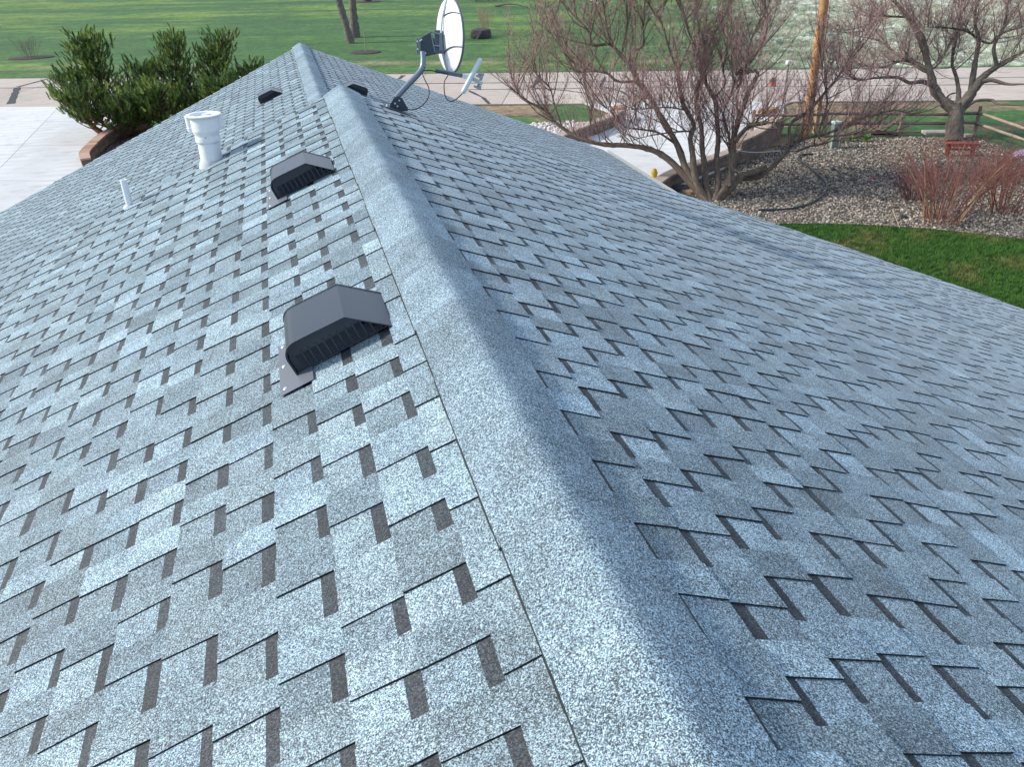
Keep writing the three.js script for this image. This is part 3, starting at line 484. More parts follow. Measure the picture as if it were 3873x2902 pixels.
  { const g = rbox(0.06, 0.17, 0.05, 0.006, -0.062, -0.045, 0.0); part('mount_box', put(g, C), std(0.09, 0.12, 0.15, 0.5), t); }
  // feed arm and receiver
  const A0 = at(1.16, 6.05, -6.78), A1 = at(1.355, 6.011, -6.689), A2 = at(1.405, 6.0, -6.672);
  const beam = (q0, q1, w, h) => { const d = q1.clone().sub(q0), x = d.clone().normalize(), z = x.clone().cross(V(0, 1, 0)).normalize(), y = z.clone().cross(x), g = rbox(d.length(), h, w, 0.004); g.applyMatrix4(new THREE.Matrix4().makeBasis(x, y, z)); const m = q0.clone().lerp(q1, 0.5); g.translate(m.x, m.y, m.z); return g; };
  part('feed_arm', beam(A0, A1, 0.02, 0.03), std(0.07, 0.11, 0.15, 0.45), t);
  part('arm_end', [beam(A1, A2, 0.024, 0.034), beam(A2, at(1.49, 5.955, -6.62), 0.012, 0.03)], std(0.42, 0.52, 0.54, 0.5), t);
  const l0 = at(1.5, 6.118, -6.7), l1 = at(1.338, 5.903, -6.62), dl = l1.clone().sub(l0);
  { const g = new THREE.CapsuleGeometry(0.022, dl.length() - 0.02, 6, 20); g.scale(1, 1, 0.8); g.applyQuaternion(new THREE.Quaternion().setFromUnitVectors(V(0, 1, 0), dl.clone().normalize())); const m = l0.clone().lerp(l1, 0.5); g.translate(m.x, m.y, m.z); part('receiver', g, std(0.62, 0.72, 0.72, 0.45), t); }
  const bk = (x, y, z, w, h, d) => { const g = rbox(w, h, d, 0.004); g.rotateZ(-0.45); g.rotateY(-0.2); const p = at(x, y, z); g.translate(p.x, p.y, p.z); return g; };
  part('receiver_bracket', [bk(1.49, 5.985, -6.66, 0.02, 0.09, 0.03), bk(1.455, 5.925, -6.64, 0.06, 0.014, 0.03), bk(1.475, 6.0, -6.66, 0.05, 0.012, 0.03), bk(1.47, 5.925, -6.66, 0.035, 0.03, 0.04), bk(1.487, 6.012, -6.68, 0.03, 0.025, 0.035)], std(0.3, 0.36, 0.36, 0.5), t);
  const cableMat = std(0.012, 0.013, 0.015, 0.5);
  part('cable', tube([at(1.065, 6.056, -6.76), at(1.106, 6.058, -6.755), at(1.16, 6.047, -6.74), at(1.244, 6.024, -6.715), at(1.214, 5.98, -6.707), at(1.2, 5.911, -6.671), at(1.207, 5.864, -6.643), at(1.234, 5.84, -6.623), at(1.277, 5.853, -6.62), at(1.329, 5.892, -6.62)], 0.0042, 90, 8), cableMat, t);
  part('cable', tube([at(1.05, 6.05, -6.765), at(1.064, 5.993, -6.716), at(1.082, 5.946, -6.686), at(1.079, 5.9, -6.66), at(1.052, 5.854, -6.642), at(0.999, 5.814, -6.633), at(0.94, 5.797, -6.638), at(0.89, 5.803, -6.654), at(0.84, 5.81, -6.67)], 0.0042, 90, 8), cableMat, t);
}

// ---------------------------------------------------------------- bare trees: limbs laid out one by one, twigs grown on them
const limb = (r0, r1, pts) => ({ r0, r1, pts: pts.map((p) => V(...p)) });
function twigs(curves, opt) {       // thin shoots with side twigs and buds, joined into one geometry
  const P = [], N = [], I = [];
  const stick = (a, b, r0, r1) => {  // three-sided tapered stick
    const d = b.clone().sub(a).normalize(), x = (Math.abs(d.y) < 0.9 ? V(0, 1, 0) : V(1, 0, 0)).cross(d).normalize(), y = d.clone().cross(x), o = P.length / 3;
    for (const [p, r] of [[a, r0], [b, r1]]) for (let k = 0; k < 3; k++) { const c = Math.cos(k * 2.0944), s = Math.sin(k * 2.0944), nx = x.x * c + y.x * s, ny = x.y * c + y.y * s, nz = x.z * c + y.z * s; P.push(p.x + nx * r, p.y + ny * r, p.z + nz * r); N.push(nx, ny, nz); }
    for (let k = 0; k < 3; k++) { const q = (k + 1) % 3; I.push(o + k, o + q, o + 3 + k, o + q, o + 3 + q, o + 3 + k); }
  };
  const bud = (p, r) => { const o = P.length / 3; for (const [x, y, z] of [[1, 0, 0], [-0.5, 0, 0.87], [-0.5, 0, -0.87], [0, 1.6, 0], [0, -1, 0]]) { P.push(p.x + x * r, p.y + y * r, p.z + z * r); N.push(x, y, z); } for (const [a, b, c] of [[0, 1, 3], [1, 2, 3], [2, 0, 3], [1, 0, 4], [2, 1, 4], [0, 2, 4]]) I.push(o + a, o + b, o + c); };
  const dirOut = (tg, upw) => V(rr(-1, 1), rr(-0.6, 1) + upw, rr(-1, 1)).addScaledVector(tg, 0.7).normalize();
  for (const { curve, r0, r1, len } of curves) for (let s = opt.from * len; s < len; s += opt.step * rr(0.5, 1.5)) {
    const t = s / len, p = curve.getPoint(t), tg = curve.getTangent(t); if (opt.lowest && p.y < opt.lowest) continue;
    let d = dirOut(tg, opt.up); const L = rr(opt.len[0], opt.len[1]) * (0.6 + 0.4 * (1 - t)), nseg = 4; let a = p, r = opt.r;
    for (let k = 0; k < nseg; k++) {
      const b = a.clone().addScaledVector(d, L / nseg); stick(a, b, r, r * 0.8); const q = d.clone();
      for (let m = 0; m < opt.side; m++) { const pt = a.clone().lerp(b, rnd()), d2 = dirOut(q, opt.up * 0.7), l2 = rr(0.08, 0.34) * opt.sideLen, e = pt.clone().addScaledVector(d2, l2); stick(pt, e, r * 0.6, r * 0.35); if (opt.bud) { bud(e, opt.bud * rr(0.7, 1.4)); if (rnd() < 0.6) bud(pt.clone().lerp(e, rr(0.3, 0.8)), opt.bud * rr(0.6, 1.2)); } }
      d = d.clone().add(V(rr(-0.35, 0.35), rr(-0.1, 0.35) + opt.up * 0.2, rr(-0.35, 0.35))).normalize(); a = b; r *= 0.8;
    }
  }
  const g = new THREE.BufferGeometry(); g.setAttribute('position', new THREE.Float32BufferAttribute(P, 3)); g.setAttribute('normal', new THREE.Float32BufferAttribute(N, 3)); g.setIndex(I); return g;
}
function bareTree(t, limbs, mat, twigMat, opt) {
  const curves = limbs.map((l) => { const curve = new THREE.CatmullRomCurve3(l.pts, false, 'centripetal'); return { curve, r0: l.r0, r1: l.r1, len: curve.getLength() }; });
  limbs.forEach((l, i) => part(i < opt.trunks ? 'trunk' : 'branch', bar(l.pts, l.r0 * opt.thick, l.r1 * 0.8, 9, 0.12, 0.35), mat, t));
  // long thin shoots off the limbs carry the twigs
  const shoots = [], second = [];
  if (opt.shoot) for (const { curve, len } of curves) for (let s = opt.from * len; s < len; s += opt.shoot * rr(0.6, 1.4)) {
    const p = curve.getPoint(s / len), tg = curve.getTangent(s / len); if (p.y < opt.lowest) continue;
    const L = rr(opt.long[0], opt.long[1]), d = V(rr(-1, 1), rr(-0.35, 1) + opt.up, rr(-1, 1)).addScaledVector(tg, 0.6).normalize();
    const a = p.clone().addScaledVector(d, L * 0.33), d2 = d.clone().add(V(rr(-0.3, 0.3), rr(-0.1, 0.4) + opt.up * 0.4, rr(-0.3, 0.3))).normalize(), b = a.clone().addScaledVector(d2, L * 0.35), d3 = d2.clone().add(V(rr(-0.3, 0.3), rr(0, 0.4), rr(-0.3, 0.3))).normalize(), e = b.clone().addScaledVector(d3, L * 0.32);
    const c = new THREE.CatmullRomCurve3([p, a, b, e], false, 'centripetal'); shoots.push(bar([p, a, b, e], 0.008 + 0.006 * L, 0.005, 4, 0.3)); second.push({ curve: c, len: c.getLength() });
  }
  if (shoots.length) tag(part('shoots', shoots, mat, t), null, null, null, 'stuff');
  part('crown', twigs(second.length ? second : curves, { ...opt, from: second.length ? 0.12 : opt.from }), twigMat, t);
}
{
  const t = thing('bare_tree', 'many-stemmed bare tree with purplish buds rising behind the right roof edge', 'tree', [11.32, 0, -21.44]);
  bareTree(t, [
    limb(0.13, 0.012, [[-0.08,0,-0.02],[-0.33,0.36,-0.34],[-0.92,1.06,-0.94],[-1.35,1.3,-1.26],[-1.98,1.4,-1.56],[-2.55,1.42,-1.8],[-3.2,1.6,-2.15],[-3.75,1.97,-2.59],[-3.95,2.27,-2.9],[-4.58,2.61,-3.34],[-4.63,2.78,-3.55],[-4.75,3.12,-3.87]]),
    limb(0.13, 0.012, [[-0.08,0,-0.02],[-0.22,0.3,-0.24],[-0.47,0.76,-0.58],[-0.6,1.36,-0.97],[-0.91,2.04,-1.44],[-1.25,2.77,-1.96],[-1.43,3.04,-2.18],[-1.59,3.47,-2.48],[-1.86,3.81,-2.76],[-2.02,3.99,-2.93],[-2.51,3.99,-3.07],[-2.55,4.31,-3.29],[-2.76,4.61,-3.54],[-2.98,4.86,-3.76],[-3.2,5.14,-4],[-3.29,5.32,-4.15]]),
    limb(0.055, 0.01, [[-1.41,3.03,-2.23],[-1.95,3.04,-2.45],[-2.18,3.24,-2.73],[-2.57,3.28,-2.97],[-2.94,3.26,-3.19],[-3.13,3.72,-3.62],[-3.39,4.18,-4.09],[-3.61,4.48,-4.46]]),
    limb(0.045, 0.01, [[-1.56,3.46,-2.56],[-1.41,3.8,-2.6],[-1.2,3.93,-2.48],[-1.16,4.37,-2.56],[-1.21,4.62,-2.54],[-1.13,5.14,-2.64],[-1.13,5.5,-2.65]]),
    limb(0.03, 0.008, [[-2.01,3.99,-2.97],[-1.96,4.49,-3.42],[-1.91,5.09,-3.99],[-1.83,5.44,-4.44]]),
    limb(0.03, 0.008, [[-1.7,3.8,-2.78],[-1.58,4.37,-2.79],[-1.58,5.14,-2.86],[-1.71,5.64,-2.76]]),
    limb(0.03, 0.008, [[-3.56,1.84,-2.63],[-3.71,2.51,-2.95],[-3.81,2.93,-3.09],[-4.11,3.2,-3.19],[-4.27,3.47,-3.24]]),
    limb(0.03, 0.01, [[-3.13,1.55,-2.36],[-2.7,1.62,-2.36],[-2.7,1.95,-2.63],[-2.52,2.34,-2.9],[-2.65,2.73,-3.25],[-2.82,3.19,-3.66]]),
    limb(0.12, 0.012, [[0.02,-0.03,0.02],[-0.24,0.32,-0.2],[-0.32,0.78,-0.43],[-0.31,1.18,-0.59],[-0.33,1.65,-0.8],[-0.21,1.95,-0.87],[-0.37,2.33,-1.06],[-0.49,2.58,-1.16],[-0.51,3.04,-1.35],[-0.57,3.49,-1.54],[-0.7,3.86,-1.71],[-0.84,4.55,-2.05],[-1.07,4.91,-2.24],[-1.22,5.16,-2.33],[-1.34,5.6,-2.53]]),
    limb(0.12, 0.012, [[0.02,-0.03,0.02],[0,0.35,-0.25],[0.08,0.81,-0.57],[0.12,1.25,-0.89],[0.22,1.81,-1.27],[0.21,2.29,-1.64],[0.41,2.88,-2.02],[0.63,3.11,-2.19],[0.62,3.62,-2.59],[0.77,4.23,-3],[0.91,5,-3.51],[1.09,5.61,-3.92]]),
    limb(0.04, 0.01, [[0.57,3.64,-2.48],[0.31,4.19,-2.67],[0.11,4.76,-2.81],[-0.11,5.08,-2.79],[-0.26,5.46,-2.77]]),
    limb(0.11, 0.012, [[0.12,-0.03,0.05],[0.34,0.34,-0.17],[0.44,0.99,-0.58],[0.61,1.54,-0.93],[0.69,1.98,-1.25],[0.75,2.52,-1.63],[0.62,2.88,-1.96],[0.72,3.48,-2.38],[1.11,4.08,-2.72],[1.45,4.43,-2.94],[1.9,4.97,-3.24],[2.15,5.34,-3.5]]),
    limb(0.04, 0.01, [[0.87,2.47,-1.87],[1.31,2.81,-2.11],[1.4,3.22,-2.51],[2,3.75,-2.88],[2.2,3.85,-3.12]]),
    limb(0.13, 0.012, [[0.12,-0.03,0.05],[0.44,0.24,0.01],[0.64,0.54,-0.07],[0.76,1,-0.24],[0.85,1.52,-0.46],[0.99,1.92,-0.59],[1.2,2.37,-0.73],[1.4,2.79,-0.85],[1.68,3.27,-0.99],[1.06,3.25,-1.07],[1.47,3.54,-1.06],[1.94,4.18,-1.24],[2.05,4.74,-1.45],[1.89,5.2,-1.68],[1.74,5.56,-1.85]]),
    limb(0.08, 0.03, [[0.82,1.55,-0.31],[1.11,1.86,-0.31],[1.32,2,-0.2],[1.58,2.05,-0.02],[0.95,2.01,0],[1.23,2.1,0.19],[1.45,2.14,0.4],[1.5,2.01,0.66]]),
    limb(0.05, 0.01, [[0.99,2.09,-0.57],[1.14,2.65,-1.03],[1.65,3.42,-1.58],[2.05,4.08,-2.12],[2.66,4.66,-2.57],[3.09,5.13,-3.03]]),
    limb(0.045, 0.01, [[-0.5,1.33,-1.1],[-1.09,1.74,-1.33],[-1.64,1.87,-1.34],[-2.13,1.99,-1.31],[-2.54,2.42,-1.42],[-2.73,2.55,-1.29]]),
    limb(0.04, 0.01, [[-0.22,1.8,-0.83],[-0.63,1.85,-0.74],[-1.56,1.83,-0.68],[-2.3,1.76,-0.51]]),
    limb(0.03, 0.008, [[-0.31,2.33,-1.03],[-0.9,2.47,-1.04],[-1.72,2.5,-0.98],[-2.28,2.54,-0.82]]),
    limb(0.14, 0.012, [[0.18,-0.04,0.06],[0.47,0.16,-0.02],[0.76,0.32,-0.1],[1.09,0.57,-0.22],[1.48,0.63,-0.23],[1.89,0.73,-0.26],[1.21,0.47,-0.37],[1.61,0.44,-0.33],[2.1,0.65,-0.41],[2.52,0.92,-0.54],[2.87,1.17,-0.68],[3.24,1.31,-0.76],[3.99,1.42,-0.72],[4.44,1.53,-0.76],[5.09,1.73,-0.81],[5.75,1.87,-0.82],[6.39,1.91,-0.78],[6.77,1.75,-0.69]]),
    limb(0.07, 0.01, [[2.79,1.2,-0.56],[2.87,1.73,-0.89],[3.45,2.05,-0.99],[4.05,2.5,-1.17],[4.49,2.85,-1.34],[5.09,3.44,-1.61],[5.42,3.74,-1.79]]),
    limb(0.035, 0.01, [[3.66,1.33,-0.53],[3.7,1.61,-0.62],[3.84,1.96,-0.71],[3.97,2.41,-0.85],[3.87,2.93,-1.08],[3.86,3.48,-1.3],[3.78,3.86,-1.45]]),
    limb(0.04, 0.012, [[3.86,1.39,-0.52],[4.76,1.39,-0.54],[5.52,1.38,-0.67],[6.3,1.3,-0.79]]),
    limb(0.05, 0.015, [[2.92,1.06,-0.45],[3.12,1.2,-0.26],[3.43,1.35,0.02],[3.64,1.5,0.31]]),
    limb(0.06, 0.012, [[0.54,0.4,0.15],[0.69,1,-0.26],[0.82,1.36,-0.58],[0.88,1.7,-0.9],[0.92,2.13,-1.3],[1.24,2.55,-1.64],[1.61,3.01,-1.99]]),
  ], barkMat(0.18, 0.14, 0.11), std(0.38, 0.225, 0.22, 0.9), { trunks: 6, thick: 0.85, from: 0.22, shoot: 0.13, long: [0.7, 2.1], step: 0.12, len: [0.25, 0.8], r: 0.0058, up: 0.4, side: 1, sideLen: 1, bud: 0.01, lowest: 0.9 });
}
{
  const t = thing('bare_tree', 'bare spreading tree with a thick short trunk inside the fence corner', 'tree', [22.52, 0, -25.17]);
  bareTree(t, [
    limb(0.36, 0.3, [[0.04,-0.04,0.03],[0.17,0.47,-0.22],[0.29,0.92,-0.44],[0.27,1.12,-0.56]]),
    limb(0.2, 0.02, [[0.24,0.92,-0.45],[-0.04,1.25,-0.75],[-0.23,1.53,-1.01],[-0.31,2.19,-1.45],[-0.37,3.17,-2.08],[-0.49,3.58,-2.41],[-0.67,3.87,-2.68],[-0.92,4.28,-3.05],[-1.04,4.41,-3.23],[-1.38,4.83,-3.62]]),
    limb(0.1, 0.012, [[-0.31,1.71,-1.03],[-0.79,1.91,-1.09],[-1.39,1.92,-1.01],[-1.92,2.13,-1],[-2.82,2.18,-0.99],[-3.57,2.16,-0.87],[-4.13,2.41,-0.85]]),
    limb(0.09, 0.012, [[-0.31,2.15,-1.39],[-0.42,2.21,-1.66],[-0.84,2.48,-2.18],[-1.48,2.25,-2.51],[-1.89,2.27,-2.93],[-2.43,2.07,-3.29]]),
    limb(0.05, 0.012, [[-0.6,3.86,-2.77],[-1.37,3.92,-2.63],[-2.34,3.97,-2.4],[-2.78,3.78,-1.87]]),
    limb(0.05, 0.012, [[-1.03,2.78,-2.75],[-1.21,3.05,-3.26],[-1.79,3.2,-3.89],[-1.89,3.34,-4.44]]),
    limb(0.07, 0.05, [[-0.33,2.19,-1.42],[-0.64,2.46,-1.87],[-1.02,2.65,-2.35],[-1.03,2.78,-2.75]]),
    limb(0.2, 0.03, [[0.29,0.92,-0.44],[0.82,1.45,-0.53],[1.03,1.74,-0.55],[1.23,2.03,-0.57],[1.65,2.32,-0.52],[2.05,2.56,-0.44],[2.49,2.81,-0.36],[2.97,3.05,-0.25]]),
    limb(0.1, 0.015, [[0.34,1,-0.47],[0.58,1.5,-0.85],[0.71,1.97,-1.29],[0.8,2.35,-1.72],[1.23,3.07,-2.27],[1.68,3.88,-2.87],[2.07,4.53,-3.41]]),
    limb(0.12, 0.015, [[0.87,1.48,-0.6],[1.24,2.31,-1.11],[1.63,3.11,-1.64],[1.73,3.71,-2.14],[2.11,4.31,-2.59],[2.47,4.71,-2.95]]),
    limb(0.06, 0.012, [[1.74,3.09,-1.76],[1.14,3.39,-1.67],[0,3.59,-1.53],[-1.08,3.68,-1.27]]),
    limb(0.08, 0.012, [[1.65,2.32,-0.53],[1.56,2.98,-0.77],[1.82,3.6,-0.84],[1.97,4.41,-1.03],[2.03,4.82,-1.01]]),
    limb(0.09, 0.015, [[1.13,1.87,-0.52],[1.32,1.94,-0.27],[1.61,1.85,0.17],[1.92,1.89,0.58],[2.11,1.86,1.02]]),
    limb(0.07, 0.012, [[0.52,0.95,-0.4],[0.83,1.26,-0.29],[1.23,1.33,0.04],[1.18,1.26,0.36],[1.39,1.28,0.72],[1.62,1.3,1.09],[1.75,1.28,1.49]]),
    limb(0.06, 0.012, [[1.74,3.09,-1.76],[2.25,2.94,-1.72],[2.93,3.23,-1.95],[3.88,3.4,-2.06],[4.54,3.57,-2.26]]),
    limb(0.04, 0.01, [[-0.26,3.07,-2.13],[0.06,2.2,-1.85],[0.81,2.52,-2.2],[1.34,2.93,-2.7]]),
    limb(0.05, 0.02, [[-0.12,1.18,-0.68],[0.28,1.42,-0.92],[0.88,1.45,-1.06]]),
  ], barkMat(0.17, 0.145, 0.12), std(0.38, 0.25, 0.235, 0.9), { trunks: 1, thick: 0.92, from: 0.22, shoot: 0.115, long: [0.7, 2.2], step: 0.12, len: [0.3, 0.9], r: 0.007, up: 0.15, side: 1, sideLen: 1.1, bud: 0.009, lowest: 2.1 });
}
{ // two trunks on the far lawn; the crown stands above the picture
  const t = thing('bare_tree', 'grey tree on the far lawn whose two trunks leave the picture', 'tree', [5.6, 0, -68]);
  const L = [limb(0.3, 0.16, [[-0.35, -0.05, 2.2], [-0.6, 1.5, 2], [-0.95, 3.2, 1.8], [-1.4, 5, 1.4], [-1.8, 8, 1]]), limb(0.36, 0.18, [[0.35, -0.05, -1.5], [0.35, 1.5, -1.5], [0.45, 3.2, -1.6], [0.65, 5, -1.8], [1, 8.5, -2.2]]), limb(0.14, 0.03, [[0.45, 3.2, -1.6], [0, 5, -1], [-0.3, 7, 0], [-0.6, 9, 0.5]])];
  for (let k = 0; k < 12; k++) { const b = L[k % 2].pts[3 + (k % 2)], a = k * 2.4; L.push(limb(0.1, 0.02, [[b.x, b.y, b.z], [b.x + Math.cos(a) * 1.5, b.y + 1.6, b.z + Math.sin(a) * 1.5], [b.x + Math.cos(a) * 3.2, b.y + 2.6, b.z + Math.sin(a) * 3.2]])); }
  bareTree(t, L, barkMat(0.2, 0.18, 0.165), std(0.12, 0.1, 0.09, 0.9), { trunks: 2, thick: 1, from: 0.35, step: 0.25, len: [0.5, 1.6], r: 0.012, up: 0.4, side: 1, sideLen: 1.6, bud: 0, lowest: 5 });
}

// ---------------------------------------------------------------- shrubs and pines
function stemShrub(label, group, pos, n, h, spread, baseR, colA, colB, cat = 'shrub', name = 'red_twig_shrub') {
  const t = thing(name, label, cat, pos, group), mats = [std(...colA, 0.85), std(...colB, 0.85)], curves = [];
  for (let k = 0; k < n; k++) {
    const a = rr(0, 6.28), r = baseR * Math.sqrt(rnd()), lean = rr(0.15, 1) * spread, H = h * rr(0.6, 1.05), x = Math.cos(a) * r, z = Math.sin(a) * r, b = a + rr(-0.5, 0.5);
    const pts = [V(x, -0.02, z), V(x + Math.cos(b) * lean * 0.25, H * 0.4, z + Math.sin(b) * lean * 0.25), V(x + Math.cos(b) * lean * 0.62, H * 0.75, z + Math.sin(b) * lean * 0.62), V(x + Math.cos(b) * lean, H, z + Math.sin(b) * lean)];
    part('stem', bar(pts, 0.011, 0.004, 5, 0.2), mats[k % 5 === 0 ? 1 : 0], t);
    const curve = new THREE.CatmullRomCurve3(pts, false, 'centripetal'); curves.push({ curve, r0: 0.012, r1: 0.004, len: curve.getLength() });
  }
  part('twigs', twigs(curves, { from: 0.35, step: 0.16, len: [0.2, 0.6], r: 0.005, up: 0.55, side: 1, sideLen: 1, bud: 0 }), mats[0], t);
  return t;
}
stemShrub('large red-stemmed leafless shrub at the lawn edge of the gravel bed', 'red-stemmed shrubs in the gravel bed', [15.98, 0, -17.65], 60, 1.85, 1.75, 0.5, [0.2, 0.08, 0.065], [0.36, 0.25, 0.13]);
stemShrub('red-stemmed leafless shrub cut by the right picture edge', 'red-stemmed shrubs in the gravel bed', [18.15, 0, -17.95], 46, 1.6, 1.6, 0.5, [0.22, 0.085, 0.065], [0.36, 0.24, 0.13]);
stemShrub('low dark twiggy shrub close behind the large red-stemmed shrub', 'red-stemmed shrubs in the gravel bed', [16.7, 0, -19.6], 34, 0.85, 0.7, 0.3, [0.11, 0.04, 0.045], [0.16, 0.08, 0.07]);
stemShrub('thin reddish twiggy shrub in front of the red bench', 'red-stemmed shrubs in the gravel bed', [20.4, 0, -20.6], 30, 1.1, 1.3, 0.4, [0.24, 0.09, 0.085], [0.22, 0.1, 0.08]);
stemShrub('small bush of cut-off stems in a mulch patch on the far left lawn', null, [-16.4, 0, -67.9], 22, 1.25, 0.7, 0.5, [0.16, 0.15, 0.1], [0.22, 0.2, 0.14], 'shrub', 'cut_bush');
stemShrub('clump of dead straw-coloured grass beside a dark mound in the rough field', null, [15.3, 0, -66.2], 30, 1.9, 0.55, 0.4, [0.36, 0.26, 0.16], [0.42, 0.33, 0.2], 'grass clump', 'dead_grass_clump');
stemShrub('dark brush pile at the top of the picture on the far lawn', null, [23, 0, -98], 60, 2.6, 2.6, 1.6, [0.03, 0.03, 0.035], [0.06, 0.055, 0.05], 'brush pile', 'brush_pile');

// pines with bottle-brush shoots
const tuftGeo = (() => {
  const P = [], I = []; for (let k = 0; k < 64; k++) { const t = k / 64, a = k * 2.39996, y = -0.02 + t * 0.2, el = 0.35 + 0.75 * t, l = 0.07 * (0.8 + 0.4 * ((k * 7) % 5) / 5), c = Math.cos(a), s = Math.sin(a), w = 0.009, b = P.length / 3; P.push(-s * w, y, c * w, s * w, y, -c * w, c * l * Math.cos(el), y + l * Math.sin(el), s * l * Math.cos(el)); I.push(b, b + 1, b + 2); }
  const g = new THREE.BufferGeometry(); g.setAttribute('position', new THREE.Float32BufferAttribute(P, 3)); g.setIndex(I); g.computeVertexNormals(); return g;
})();
const needleMat = std(1, 1, 1, 0.7, { side: THREE.DoubleSide });
function pine(label, pos, stems) {
  for (const s of stems) { s.n = Math.round(s.n * 2.1); s.pts = s.pts.map(([x, y, z]) => [x, y * 0.72, z]); }
  const t = thing('mugo_pine', label, 'pine bush', pos, 'pine bushes behind the left wall'), bark = barkMat(0.22, 0.12, 0.075), tufts = [], kids = [];
  for (const { pts, r, n } of stems) {
    const v = pts.map((p) => V(...p)), curve = new THREE.CatmullRomCurve3(v, false, 'centripetal'); part('trunk', bar(v, r, r * 0.3, 8, 0.2, 0.25), bark, t);
    for (let k = 0; k < n; k++) {
      const u = 0.16 + 0.84 * Math.pow((k + rnd()) / n, 0.9), p = curve.getPoint(Math.min(1, u)), tg = curve.getTangent(Math.min(1, u)), a = k * 2.4 + rr(-0.4, 0.4);
      const d = V(Math.cos(a), rr(-0.1, 0.45), Math.sin(a)).addScaledVector(tg, 0.25).normalize(), L = rr(0.5, 1.5) * (1.15 - 0.6 * u);
      const m = p.clone().addScaledVector(d, L * 0.55).add(V(0, 0.05, 0)), e = p.clone().addScaledVector(d, L).add(V(0, L * 0.3, 0)); kids.push(bar([p, m, e], 0.028, 0.01, 4, 0.4));
      const bc = new THREE.CatmullRomCurve3([p, m, e]);
      for (let q = 0; q < 10; q++) { const w = 0.3 + 0.7 * q / 9, o = bc.getPoint(w), dd = bc.getTangent(w).multiplyScalar(0.7).add(V(rr(-0.7, 0.7), rr(0.4, 1.3), rr(-0.7, 0.7))).normalize(), s0 = q === 9 ? V(0, 0, 0) : V(rr(-0.27, 0.27), rr(-0.06, 0.2), rr(-0.27, 0.27)); tufts.push([o.add(s0), dd, w]); }
    }
    for (let k = 0; k < 5; k++) tufts.push([v[v.length - 1].clone().add(V(rr(-0.06, 0.06), rr(-0.1, 0.05), rr(-0.06, 0.06))), V(rr(-0.4, 0.4), 1, rr(-0.4, 0.4)).normalize(), 1]);
  }
  tag(part('branches', mergeGeometries(kids), bark, t), null, null, null, 'stuff');
  const m = new THREE.InstancedMesh(tuftGeo, needleMat, tufts.length), M = new THREE.Matrix4(), q = new THREE.Quaternion(), c = new THREE.Color();
  tufts.forEach(([o, d, w], i) => { const s = rr(0.85, 1.5); q.setFromUnitVectors(V(0, 1, 0), d); M.compose(o, q, V(s, s, s)); m.setMatrixAt(i, M); const k = rr(0.75, 1.2), y = Math.pow(rnd(), 1.5) * (0.4 + 0.6 * w); m.setColorAt(i, c.setRGB((0.05 + 0.25 * y) * k, (0.13 + 0.25 * y) * k, (0.03 + 0.025 * y) * k)); });
  m.name = 'crown'; m.castShadow = m.receiveShadow = true; tag(m, null, null, null, 'stuff'); t.add(m);
}
pine('dark green pine bush with a bare orange-brown leaning trunk beside the driveway', [-6.6, 0, -37.6], [
  { pts: [[-0.3, 0, 0.4], [-0.9, 0.7, 0.2], [-1.2, 1.5, -0.2], [-1.4, 2.3, -0.5], [-1.4, 3.0, -0.8]], r: 0.12, n: 26 },
  { pts: [[0, 0, 0], [0.1, 1, -0.2], [-0.3, 2.3, -0.5], [-0.4, 3.6, -0.8], [-0.6, 4.7, -1]], r: 0.12, n: 38 },
  { pts: [[0, 0, 0.2], [-0.4, 0.9, 0.6], [-0.8, 1.6, 0.9], [-1.0, 2.3, 1]], r: 0.08, n: 20 },
  { pts: [[0.2, 0, 0.4], [0.7, 0.7, 0.9], [0.9, 1.5, 1.3], [1, 2.1, 1.5]], r: 0.08, n: 24 },
  { pts: [[0.2, 0, 0], [0.9, 0.9, 0], [1.3, 2, -0.1], [1.5, 3.2, -0.3]], r: 0.1, n: 28 }]);
pine('broad green pine bush with two upright tops close to the far roof edge', [-3.6, 0, -37.2], [
  { pts: [[0, 0, 0], [-0.3, 1.2, -0.3], [-0.4, 2.7, -0.5], [-0.3, 4.6, -0.7]], r: 0.12, n: 34 },
  { pts: [[0.2, 0, 0], [0.6, 1.2, -0.2], [1.0, 2.7, -0.3], [1.5, 4.5, -0.5]], r: 0.12, n: 34 },
  { pts: [[-0.2, 0, 0.3], [-0.8, 0.8, 0.9], [-1.1, 1.6, 1.3], [-1.2, 2.3, 1.5]], r: 0.08, n: 26 },
  { pts: [[0.4, 0, 0.1], [1.4, 0.9, 0], [2.1, 1.8, -0.1], [2.5, 2.9, -0.2]], r: 0.09, n: 28 },
  { pts: [[0.3, 0, 0.3], [0.9, 0.8, 0.9], [1.2, 1.6, 1.2], [1.4, 2.5, 1.3]], r: 0.08, n: 26 }]);
